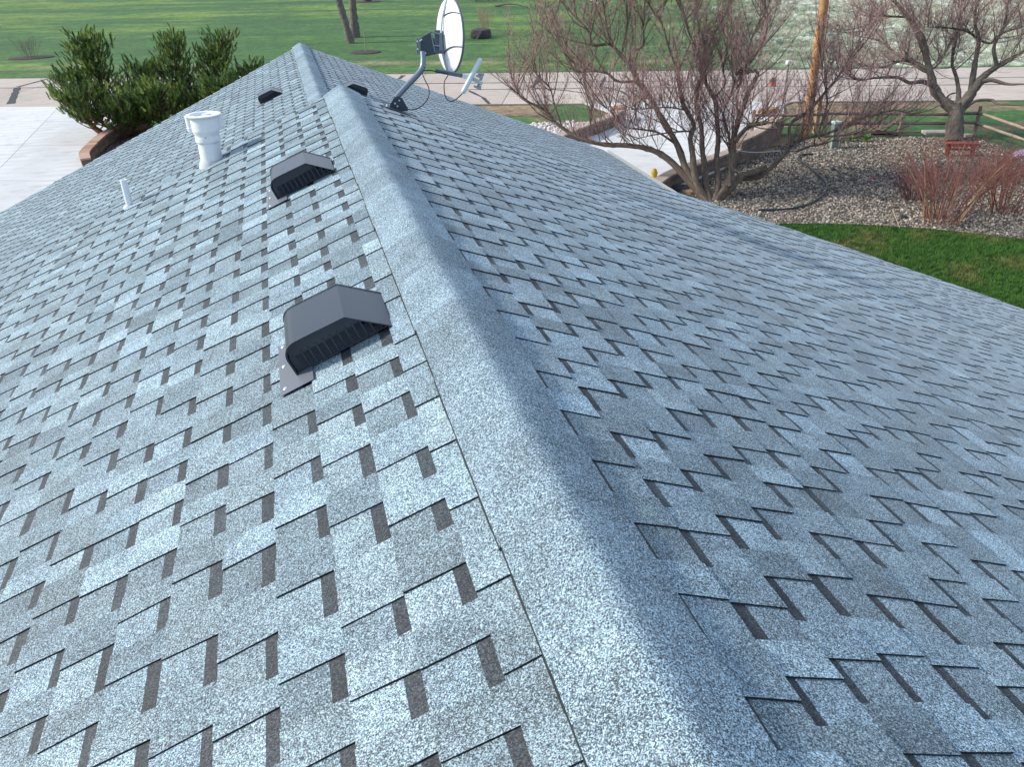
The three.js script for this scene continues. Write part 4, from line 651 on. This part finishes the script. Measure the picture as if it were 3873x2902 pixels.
{ // mulch and litter under the pines
  const poly = [[-7.0, -31.6], [-7.05, -34], [-6.95, -36], [-6.7, -38.8], [-3, -39.5], [1, -37.5], [2, -34], [-2, -31], [-5.5, -30.6]];
  tag(part('mulch_bed', sheet(poly, 0.014), std(0.075, 0.048, 0.04, 1), scene), 'dark brown mulch bed under the pine bushes', 'mulch', null, 'structure');
  const g = new THREE.BoxGeometry(0.09, 0.014, 0.028), N = 5200, mesh = new THREE.InstancedMesh(g, std(1, 1, 1, 1), N), m = new THREE.Matrix4(), q = new THREE.Quaternion(), c = new THREE.Color(); let n = 0;
  while (n < N) { const x = rr(-7.1, 1), z = rr(-39, -30.8); if (!inside(x, z, poly)) continue; q.setFromEuler(new THREE.Euler(rr(-0.5, 0.5), rr(0, 6.3), rr(-0.5, 0.5))); m.compose(V(x, 0.025 + rr(0, 0.03), z), q, V(rr(0.5, 1.5), 1, rr(0.6, 1.5))); mesh.setMatrixAt(n, m); const v = rr(0.03, 0.15); mesh.setColorAt(n, c.setRGB(v * 1.2, v * 0.8, v * 0.7)); n++; }
  mesh.name = 'mulch'; mesh.castShadow = mesh.receiveShadow = true; scene.add(mesh); tag(mesh, 'loose bark chips under the pine bushes', 'mulch', null, 'stuff');
}

// ---------------------------------------------------------------- walls of stacked blocks with flat cap stones
function blockWall(name, label, path, height, depth, faceCols, capCols, capOver = 0.03, group) {
  const t = thing(name, label, 'retaining wall', [path[0][0], 0, path[0][1]], group), fm = faceCols.map((c) => stoneMat(...c)), cm = capCols.map((c) => stoneMat(...c));
  const curve = new THREE.CatmullRomCurve3(path.map(([x, z]) => V(x - path[0][0], 0, z - path[0][1])), false, 'centripetal'), len = curve.getLength(), rows = Math.max(1, Math.round((height - 0.075) / 0.14)), rh = (height - 0.075) / rows;
  const lay = (nm, y, h, l, d, mats, off) => { for (let s = off; s < len - 0.1; s += l) { const a = Math.max(0, s), b = Math.min(len, s + l), p = curve.getPointAt(Math.min(1, (a + b) / 2 / len)), tg = curve.getTangentAt(Math.min(1, (a + b) / 2 / len)), g = rbox(b - a - 0.012, h - 0.008, d * rr(0.97, 1.03), 0.012); g.rotateY(Math.atan2(-tg.z, tg.x)); g.translate(p.x, y + h / 2, p.z); part(nm, g, pick(mats), t); } };
  for (let r = 0; r < rows; r++) lay('block', r * rh, rh, 0.4, depth, fm, r % 2 ? -0.2 : 0);
  lay('cap_stone', rows * rh, 0.075, 0.33, depth + capOver * 2, cm, 0);
  return t;
}
const tanFace = [[0.2, 0.14, 0.1], [0.25, 0.175, 0.12], [0.17, 0.12, 0.09]], tanCap = [[0.46, 0.27, 0.19], [0.52, 0.34, 0.25], [0.4, 0.22, 0.15], [0.5, 0.36, 0.27]], greyFace = [[0.2, 0.16, 0.14], [0.24, 0.19, 0.165], [0.17, 0.135, 0.12]], greyCap = [[0.44, 0.35, 0.3], [0.5, 0.41, 0.35], [0.4, 0.31, 0.26]];
blockWall('retaining_wall', 'curved low wall with tan cap stones beside the left driveway', [[-6.85, -31.75], [-7.06, -32.8], [-7.05, -34.1], [-6.92, -35.9], [-6.5, -37.6], [-5.6, -39]], 0.45, 0.3, tanFace, tanCap);
blockWall('retaining_wall', 'low brown block wall along the garden side of the right driveway', [[8.4, -20.5], [9.8, -22.0], [10.91, -23.05], [12.5, -24.1], [14.1, -25.05]], 0.5, 0.3, greyFace, greyCap);
blockWall('retaining_wall', 'higher step of brown block wall near the wooden pole', [[14.05, -25.0], [15.2, -25.9], [16.3, -27.0], [17.6, -28.4]], 0.76, 0.3, greyFace, greyCap);
blockWall('retaining_wall', 'brown block wall on the left side of the right driveway, throwing a shadow on it', [[8.2, -27.7], [9.3, -28.95], [10.5, -30.1], [12.2, -31.6], [13.1, -32.7]], 0.55, 0.3, greyFace, greyCap);
function boulder(label, pos, size, col, cat = 'boulder', name = 'boulder', group) {
  const g = new THREE.IcosahedronGeometry(1, 3), p = g.attributes.position, sd = rnd() * 50;
  for (let i = 0; i < p.count; i++) { const v = V(p.getX(i), p.getY(i), p.getZ(i)), k = 0.75 + 0.5 * fbm(v.x * 1.6 + sd, v.y * 1.6 + v.z * 1.9, 3, 0, 3); v.multiplyScalar(k); v.y = Math.max(-0.3, Math.min(0.55, v.y)); p.setXYZ(i, v.x * size[0], v.y * size[1] + size[1] * 0.3, v.z * size[2]); }
  g.computeVertexNormals(); const m = single(name, g, stoneMat(...col), label, cat, group); m.position.set(...pos); m.rotation.y = rnd() * 6; return m;
}
boulder('orange sandstone block on the left wall end by the right driveway', [12.9, 0.5, -32.6], [0.4, 0.16, 0.26], [0.46, 0.25, 0.12]);
boulder('orange sandstone block behind the far side of the right driveway', [19.2, 0, -31.9], [0.5, 0.3, 0.3], [0.44, 0.26, 0.13]);
boulder('flat tan stone at the foot of the many-stemmed tree', [11.15, 0, -22.35], [0.34, 0.14, 0.24], [0.4, 0.27, 0.19]);
boulder('dark rounded stone beside the wall, left one of two', [10.9, 0, -22.75], [0.26, 0.2, 0.16], [0.09, 0.09, 0.1]);
boulder('dark rounded stone beside the wall, lower one of two', [11.05, 0, -22.55], [0.24, 0.17, 0.16], [0.1, 0.1, 0.1]);
boulder('dark mound of soil beside the dead grass clump', [14.6, 0, -64.6], [1.0, 0.7, 0.7], [0.06, 0.055, 0.06], 'soil mound', 'soil_mound');
{ // pale landscape rock left of the right driveway
  const poly = [[8.0, -28.2], [9.2, -29.4], [10.4, -30.4], [12, -31.9], [11.2, -33.2], [9.6, -33.4], [7.6, -32]];
  tag(part('rock_bed', sheet(poly, 0.013), gravelMat, scene), 'bed of pale pink rock left of the right driveway', 'gravel', null, 'structure');
  const N = 1500, mesh = new THREE.InstancedMesh(new THREE.IcosahedronGeometry(1, 1), std(1, 1, 1, 0.85), N), m = new THREE.Matrix4(), q = new THREE.Quaternion(), c = new THREE.Color(); let n = 0;
  while (n < N) { const x = rr(7.5, 12.2), z = rr(-33.6, -28); if (!inside(x, z, poly)) continue; const s = rr(0.035, 0.09); q.setFromEuler(new THREE.Euler(rr(0, 6), rr(0, 6), rr(0, 6))); m.compose(V(x, s * 0.5, z), q, V(s, s * 0.7, s * 1.2)); mesh.setMatrixAt(n, m); const v = rr(0.3, 0.72); mesh.setColorAt(n, c.setRGB(v, v * 0.86, v * 0.8)); n++; }
  mesh.name = 'landscape_rock'; mesh.castShadow = mesh.receiveShadow = true; scene.add(mesh); tag(mesh, 'loose pale pink landscape rock', 'rocks', null, 'stuff');
}

// ---------------------------------------------------------------- pole, posts, fence, bench and small things
{
  const t = thing('utility_pole', 'tall orange-brown wooden pole behind the gravel bed', 'utility pole', [18.27, 0, -27.67]);
  part('shaft', bar([V(0, -0.1, 0), V(0.02, 5, 0), V(0, 10.5, 0)], 0.17, 0.125, 18, 0.5, 0.04), woodMat(0.5, 0.27, 0.11), t);
  part('ground_wire', tube([V(0.165, 0, 0.03), V(0.155, 4, 0.03), V(0.13, 10, 0.03)], 0.008, 20, 6), std(0.25, 0.25, 0.25, 0.5), t);
}
{
  const t = thing('wooden_post', 'short weathered wooden post right beside the tall wooden pole', 'post', [18.95, 0, -28.1]);
  part('shaft', rbox(0.16, 1.35, 0.16, 0.015, 0, 0.62, 0), woodMat(0.42, 0.31, 0.17), t);
}
{
  const t = thing('roadside_post', 'thin grey post with white top at the near road edge', 'post', [20.6, 0, -33.2]);
  part('shaft', bar([V(0, 0, 0), V(0.05, 1.7, 0)], 0.05, 0.045, 8), woodMat(0.3, 0.28, 0.3), t);
  part('top', rbox(0.26, 0.15, 0.16, 0.03, 0.08, 1.76, 0), std(0.8, 0.8, 0.8, 0.5), t);
}
{
  const t = thing('bird_feeder', 'small red feeder with a dark brown top among bare twigs', 'bird feeder', [14.96, 2.48, -24.8]);
  part('body', new THREE.CylinderGeometry(0.09, 0.1, 0.12, 14), std(0.85, 0.08, 0.02, 0.45), t);
  for (const a of [-0.2, 0.9]) { const g = new THREE.SphereGeometry(0.018, 8, 6); g.translate(Math.sin(a) * 0.1, 0, Math.cos(a) * 0.1); part('port', g, std(0.85, 0.4, 0.05, 0.5), t); }
  const c = new THREE.CylinderGeometry(0.05, 0.11, 0.13, 14); c.translate(0, 0.125, 0); part('lid', c, std(0.09, 0.035, 0.03, 0.7), t);
  part('hanger', tube([V(0, 0.19, 0), V(0, 0.35, 0), V(0.01, 0.5, 0)], 0.004, 8, 5), std(0.05, 0.05, 0.05, 0.5), t);
}
{
  const t = thing('utility_pedestal', 'grey-green metal pedestal with pale cap in front of the fence', 'pedestal', [18.15, 0, -25.75]);
  part('cabinet', rbox(0.24, 0.78, 0.2, 0.02, 0, 0.45, 0), std(0.16, 0.22, 0.18, 0.5), t); part('cap', rbox(0.27, 0.08, 0.23, 0.02, 0, 0.88, 0), std(0.5, 0.62, 0.62, 0.5), t);
  for (const x of [-0.14, 0.14]) part('stake', box(0.035, 0.7, 0.035, x, 0.3, 0.11), std(0.45, 0.52, 0.42, 0.6), t);
}
{
  const t = thing('split_rail_fence', 'weathered split-rail wooden fence with a corner post behind the garden', 'fence', [23.78, 0, -25.6]);
  const wood = [woodMat(0.3, 0.24, 0.19), woodMat(0.36, 0.3, 0.23), woodMat(0.2, 0.17, 0.16)];
  const posts = [[0, 0], [-2.47, -0.92], [-4.95, -1.8], [-7.4, -2.65], [-0.55, 2.95], [-1.1, 5.9]];
  posts.forEach(([x, z], i) => part('post', bar([V(x, -0.1, z), V(x + 0.02, 0.5, z), V(x + 0.02, i ? 0.98 : 1.04, z)], 0.075, 0.065, 7, 0.2, 0.25), wood[i % 2], t));
  const rail = (a, b, h, m) => { const A = V(a[0], h, a[1]), B = V(b[0], h + rr(-0.03, 0.03), b[1]), mid = A.clone().lerp(B, 0.5).add(V(0, rr(-0.03, 0.02), rr(-0.02, 0.02))); part('rail', bar([A, mid, B], 0.055, 0.048, 5, 0.3, 0.3), m, t); };
  for (const [i, j] of [[0, 1], [1, 2], [2, 3]]) for (const h of [0.47, 0.8]) rail(posts[i], posts[j], h, wood[2]);
  for (const [i, j] of [[0, 4], [4, 5]]) for (const h of [0.45, 0.82]) rail(posts[i], posts[j], h, wood[1]);
}
{
  const t = thing('garden_bench', 'small curved dark red bench in front of the thick tree trunk', 'bench', [21.2, 0, -23.25]); t.rotation.y = -0.42;
  const red = woodMat(0.3, 0.06, 0.045), seat = new THREE.Shape(); seat.moveTo(-0.52, -0.15); seat.quadraticCurveTo(0, -0.22, 0.52, -0.15); seat.lineTo(0.5, 0.15); seat.quadraticCurveTo(0, 0.1, -0.5, 0.15); seat.closePath();
  const g = new THREE.ExtrudeGeometry(seat, { depth: 0.04, bevelEnabled: true, bevelSize: 0.008, bevelThickness: 0.008, bevelSegments: 1 }); g.rotateX(Math.PI / 2); g.translate(0, 0.46, 0); part('seat', g, red, t);
  for (const x of [-0.4, 0.4]) for (const z of [-0.1, 0.1]) { const l = rbox(0.06, 0.41, 0.05, 0.008, 0, 0.205, 0); l.rotateZ(x * 0.2); l.translate(x, 0, z); part('leg', l, red, t); }
  part('stretcher', rbox(0.74, 0.07, 0.03, 0.006, 0, 0.25, 0), red, t); part('apron', rbox(0.82, 0.06, 0.02, 0.006, 0, 0.39, 0.13), red, t);
}
{ const g = rbox(0.95, 0.1, 0.55, 0.015); const m = single('stone_slab', g, stoneMat(0.6, 0.54, 0.47), 'pale flat stone slab behind the thick tree trunk', 'stone slab'); m.position.set(22.85, 0.05, -26.35); m.rotation.y = -0.35; }
{ const g = rbox(0.35, 0.1, 0.25, 0.02); const m = single('stone_slab', g, stoneMat(0.45, 0.4, 0.34), 'small flat stone at the foot of the fence corner post', 'stone slab'); m.position.set(23.5, 0.05, -25.6); m.rotation.y = 0.3; }
single('garden_hose', tube([[12.1, -20.0], [12.9, -19.83], [13.6, -20.03], [14.36, -20.58], [14.97, -21.23], [15.4, -21.99], [15.69, -22.95], [15.96, -23.99], [16.14, -24.67], [16.55, -25.09], [16.92, -25.05]].map(([x, z]) => V(x, 0.065, z)), 0.03, 160, 8), std(0.02, 0.03, 0.032, 0.45), 'dark hose curving over the gravel bed', 'hose');
single('lawn_edging', tube(lawnEdge.map(([x, z]) => V(x, 0.035, z)), 0.028, 160, 6), std(0.018, 0.017, 0.016, 0.6), 'black edging strip between the gravel bed and lawn', 'edging');
single('rope', tube([V(12.3, 1.25, -21.9), V(12.9, 1.12, -22.0), V(14.2, 1.04, -22.15), V(15.4, 0.9, -22.4), V(16.8, 0.62, -22.7)], 0.012, 50, 5), std(0.55, 0.55, 0.55, 0.8), 'pale rope stretched low from the many-stemmed tree', 'rope');
const lampSpots = [['black garden light nearest the large red-stemmed shrub on bare gravel', 15.81, -19.85], ['black garden light lying close to the lawn edging', 15.31, -18.25], ['black garden light, left one of the pair right of the hose', 16.47, -23.18], ['black garden light, right one of the pair right of the hose', 16.96, -22.99]];
for (const [label, x, z] of lampSpots) {
  const t = thing('garden_light', label, 'garden light', [x, 0.01, z], 'black garden lights in the gravel'); t.rotation.y = rnd() * 6;
  const s = new THREE.SphereGeometry(0.085, 12, 6, 0, 6.3, 0, Math.PI / 2); s.scale(1.4, 0.7, 0.9); s.translate(0, 0.03, 0); part('shade', s, std(0.02, 0.02, 0.022, 0.5), t); part('stem', box(0.03, 0.05, 0.03, 0, 0.015, 0), std(0.02, 0.02, 0.022, 0.5), t);
}
{ const g = new THREE.SphereGeometry(0.045, 10, 8); g.scale(1, 0.7, 1); const m = single('red_ball', g, std(0.6, 0.06, 0.03, 0.5), 'tiny red ball lying on the gravel', 'ball'); m.position.set(17.12, 0.035, -22); }
{ // folded tarp at the picture edge
  const g = new THREE.IcosahedronGeometry(0.3, 3), p = g.attributes.position; for (let i = 0; i < p.count; i++) { const k = 0.7 + 0.6 * fbm(p.getX(i) * 9, p.getZ(i) * 9 + p.getY(i) * 5, 5, 0, 3); p.setXYZ(i, p.getX(i) * k * 1.3, p.getY(i) * k * 0.5 + 0.1, p.getZ(i) * k); } g.computeVertexNormals();
  const m = single('plastic_bag', g, std(0.48, 0.4, 0.55, 0.6), 'crumpled pale purple bag at the right picture edge', 'bag'); m.position.set(23.0, 0.02, -22.4);
}
function ornament(label, x, z, h) {
  const t = thing('yellow_ornament', label, 'garden ornament', [x, 0, z], 'yellow ornaments by the roof edge'), y = std(0.72, 0.46, 0.05, 0.5);
  part('body', new THREE.LatheGeometry([[0.0001, 0], [0.1, 0], [0.12, 0.1], [0.09, h * 0.5], [0.11, h * 0.7], [0.06, h * 0.95], [0.0001, h]].map((q) => new THREE.Vector2(...q)), 12), y, t);
  part('base', new THREE.CylinderGeometry(0.11, 0.13, 0.06, 12), std(0.3, 0.2, 0.08, 0.7), t);
}
ornament('taller yellow ornament beside the wall, just past the roof edge', 10.62, -23.75, 0.45);
ornament('shorter yellow ornament partly hidden by the roof edge', 10.86, -23.45, 0.34);
{ // sapling in its mulch ring
  const t = thing('sapling', 'young staked sapling in a dark mulch ring on the far lawn', 'sapling', [5.67, 0, -59.9]);
  part('stem', bar([V(0, 0, 0), V(0.02, 0.7, 0), V(0, 1.35, 0)], 0.035, 0.02, 6), woodMat(0.3, 0.34, 0.26), t);
  const g = new THREE.CylinderGeometry(0.95, 1.05, 0.07, 24); g.translate(0, 0.03, 0); part('mulch_ring', g, stoneMat(0.05, 0.035, 0.028), t);
}
{ const g = new THREE.CylinderGeometry(1.1, 1.2, 0.06, 20); g.scale(1.3, 1, 0.8); const m = single('mulch_patch', g, stoneMat(0.05, 0.035, 0.03), 'dark mulch patch around the cut bush on the left lawn', 'mulch'); m.position.set(-16.3, 0.03, -67.7); }
{ const t = thing('tree_stump', 'dark stump with a mulch ring at the top edge of the lawn', 'tree stump', [10.85, 0, -106]); part('stump', bar([V(0, 0, 0), V(0, 0.5, 0), V(0.1, 1.6, 0)], 0.5, 0.36, 10, 0.2, 0.3), barkMat(0.1, 0.08, 0.08), t); const g = new THREE.CylinderGeometry(1.4, 1.6, 0.08, 20); g.translate(0, 0.04, 0); part('mulch_ring', g, stoneMat(0.05, 0.035, 0.03), t); }
single('white_log', bar([V(33.1, 0.15, -93), V(32.3, 0.16, -89.6), V(31.7, 0.14, -86.7)], 0.14, 0.12, 8, 0.5), std(0.75, 0.74, 0.72, 0.7), 'white fallen pole lying in the rough field at the top', 'log');
single('fallen_branch', bar([V(22.2, 0.1, -91), V(23.4, 0.35, -89), V(24.6, 0.1, -87.4)], 0.12, 0.05, 6, 0.3, 0.3), barkMat(0.16, 0.13, 0.13), 'grey fallen branch in the grass right of the brush pile', 'branch');
single('fallen_branch', bar([V(18.6, 0.12, -26.3), V(20.2, 0.2, -26.6), V(22, 0.16, -26.2)], 0.07, 0.03, 6, 0.3, 0.3), barkMat(0.24, 0.17, 0.13), 'brown fallen branch lying along the foot of the fence', 'branch');
single('fallen_branch', bar([V(19.4, 0.08, -26.9), V(20.4, 0.14, -26.75), V(21.3, 0.08, -26.5)], 0.11, 0.06, 6, 0.3, 0.3), barkMat(0.05, 0.04, 0.04), 'short dark log lying under the fence rails', 'branch');
for (const [label, x, z] of [['small green plant at the fence foot, left one', 19.22, -26.3], ['small green plant at the fence foot, right one', 19.75, -26.1]]) {
  const t = thing('green_plant', label, 'plant', [x, 0, z], 'small green plants at the fence'); const gs = [];
  for (let k = 0; k < 40; k++) { const a = rr(0, 6.3), r = rr(0.03, 0.22), g = new THREE.PlaneGeometry(0.05, 0.11, 1, 2); g.translate(0, 0.055, 0); g.rotateX(rr(0.2, 1.1)); g.rotateY(a); g.translate(Math.sin(a) * r, rr(0.02, 0.2), Math.cos(a) * r); gs.push(g); }
  part('foliage', gs, std(0.07, 0.18, 0.03, 0.7, { side: THREE.DoubleSide }), t);
}
{ const t = thing('dry_stalk', 'single dry bent stalk leaning over the black edging', 'stalk', [14.75, 0, -17.9]); part('stem', tube([V(0.1, 0, -0.3), V(0, 0.32, -0.1), V(-0.08, 0.38, 0), V(-0.1, 0.05, 0.4)], 0.009, 24, 5), std(0.5, 0.4, 0.27, 0.8), t); }

renderer.render(scene, camera);
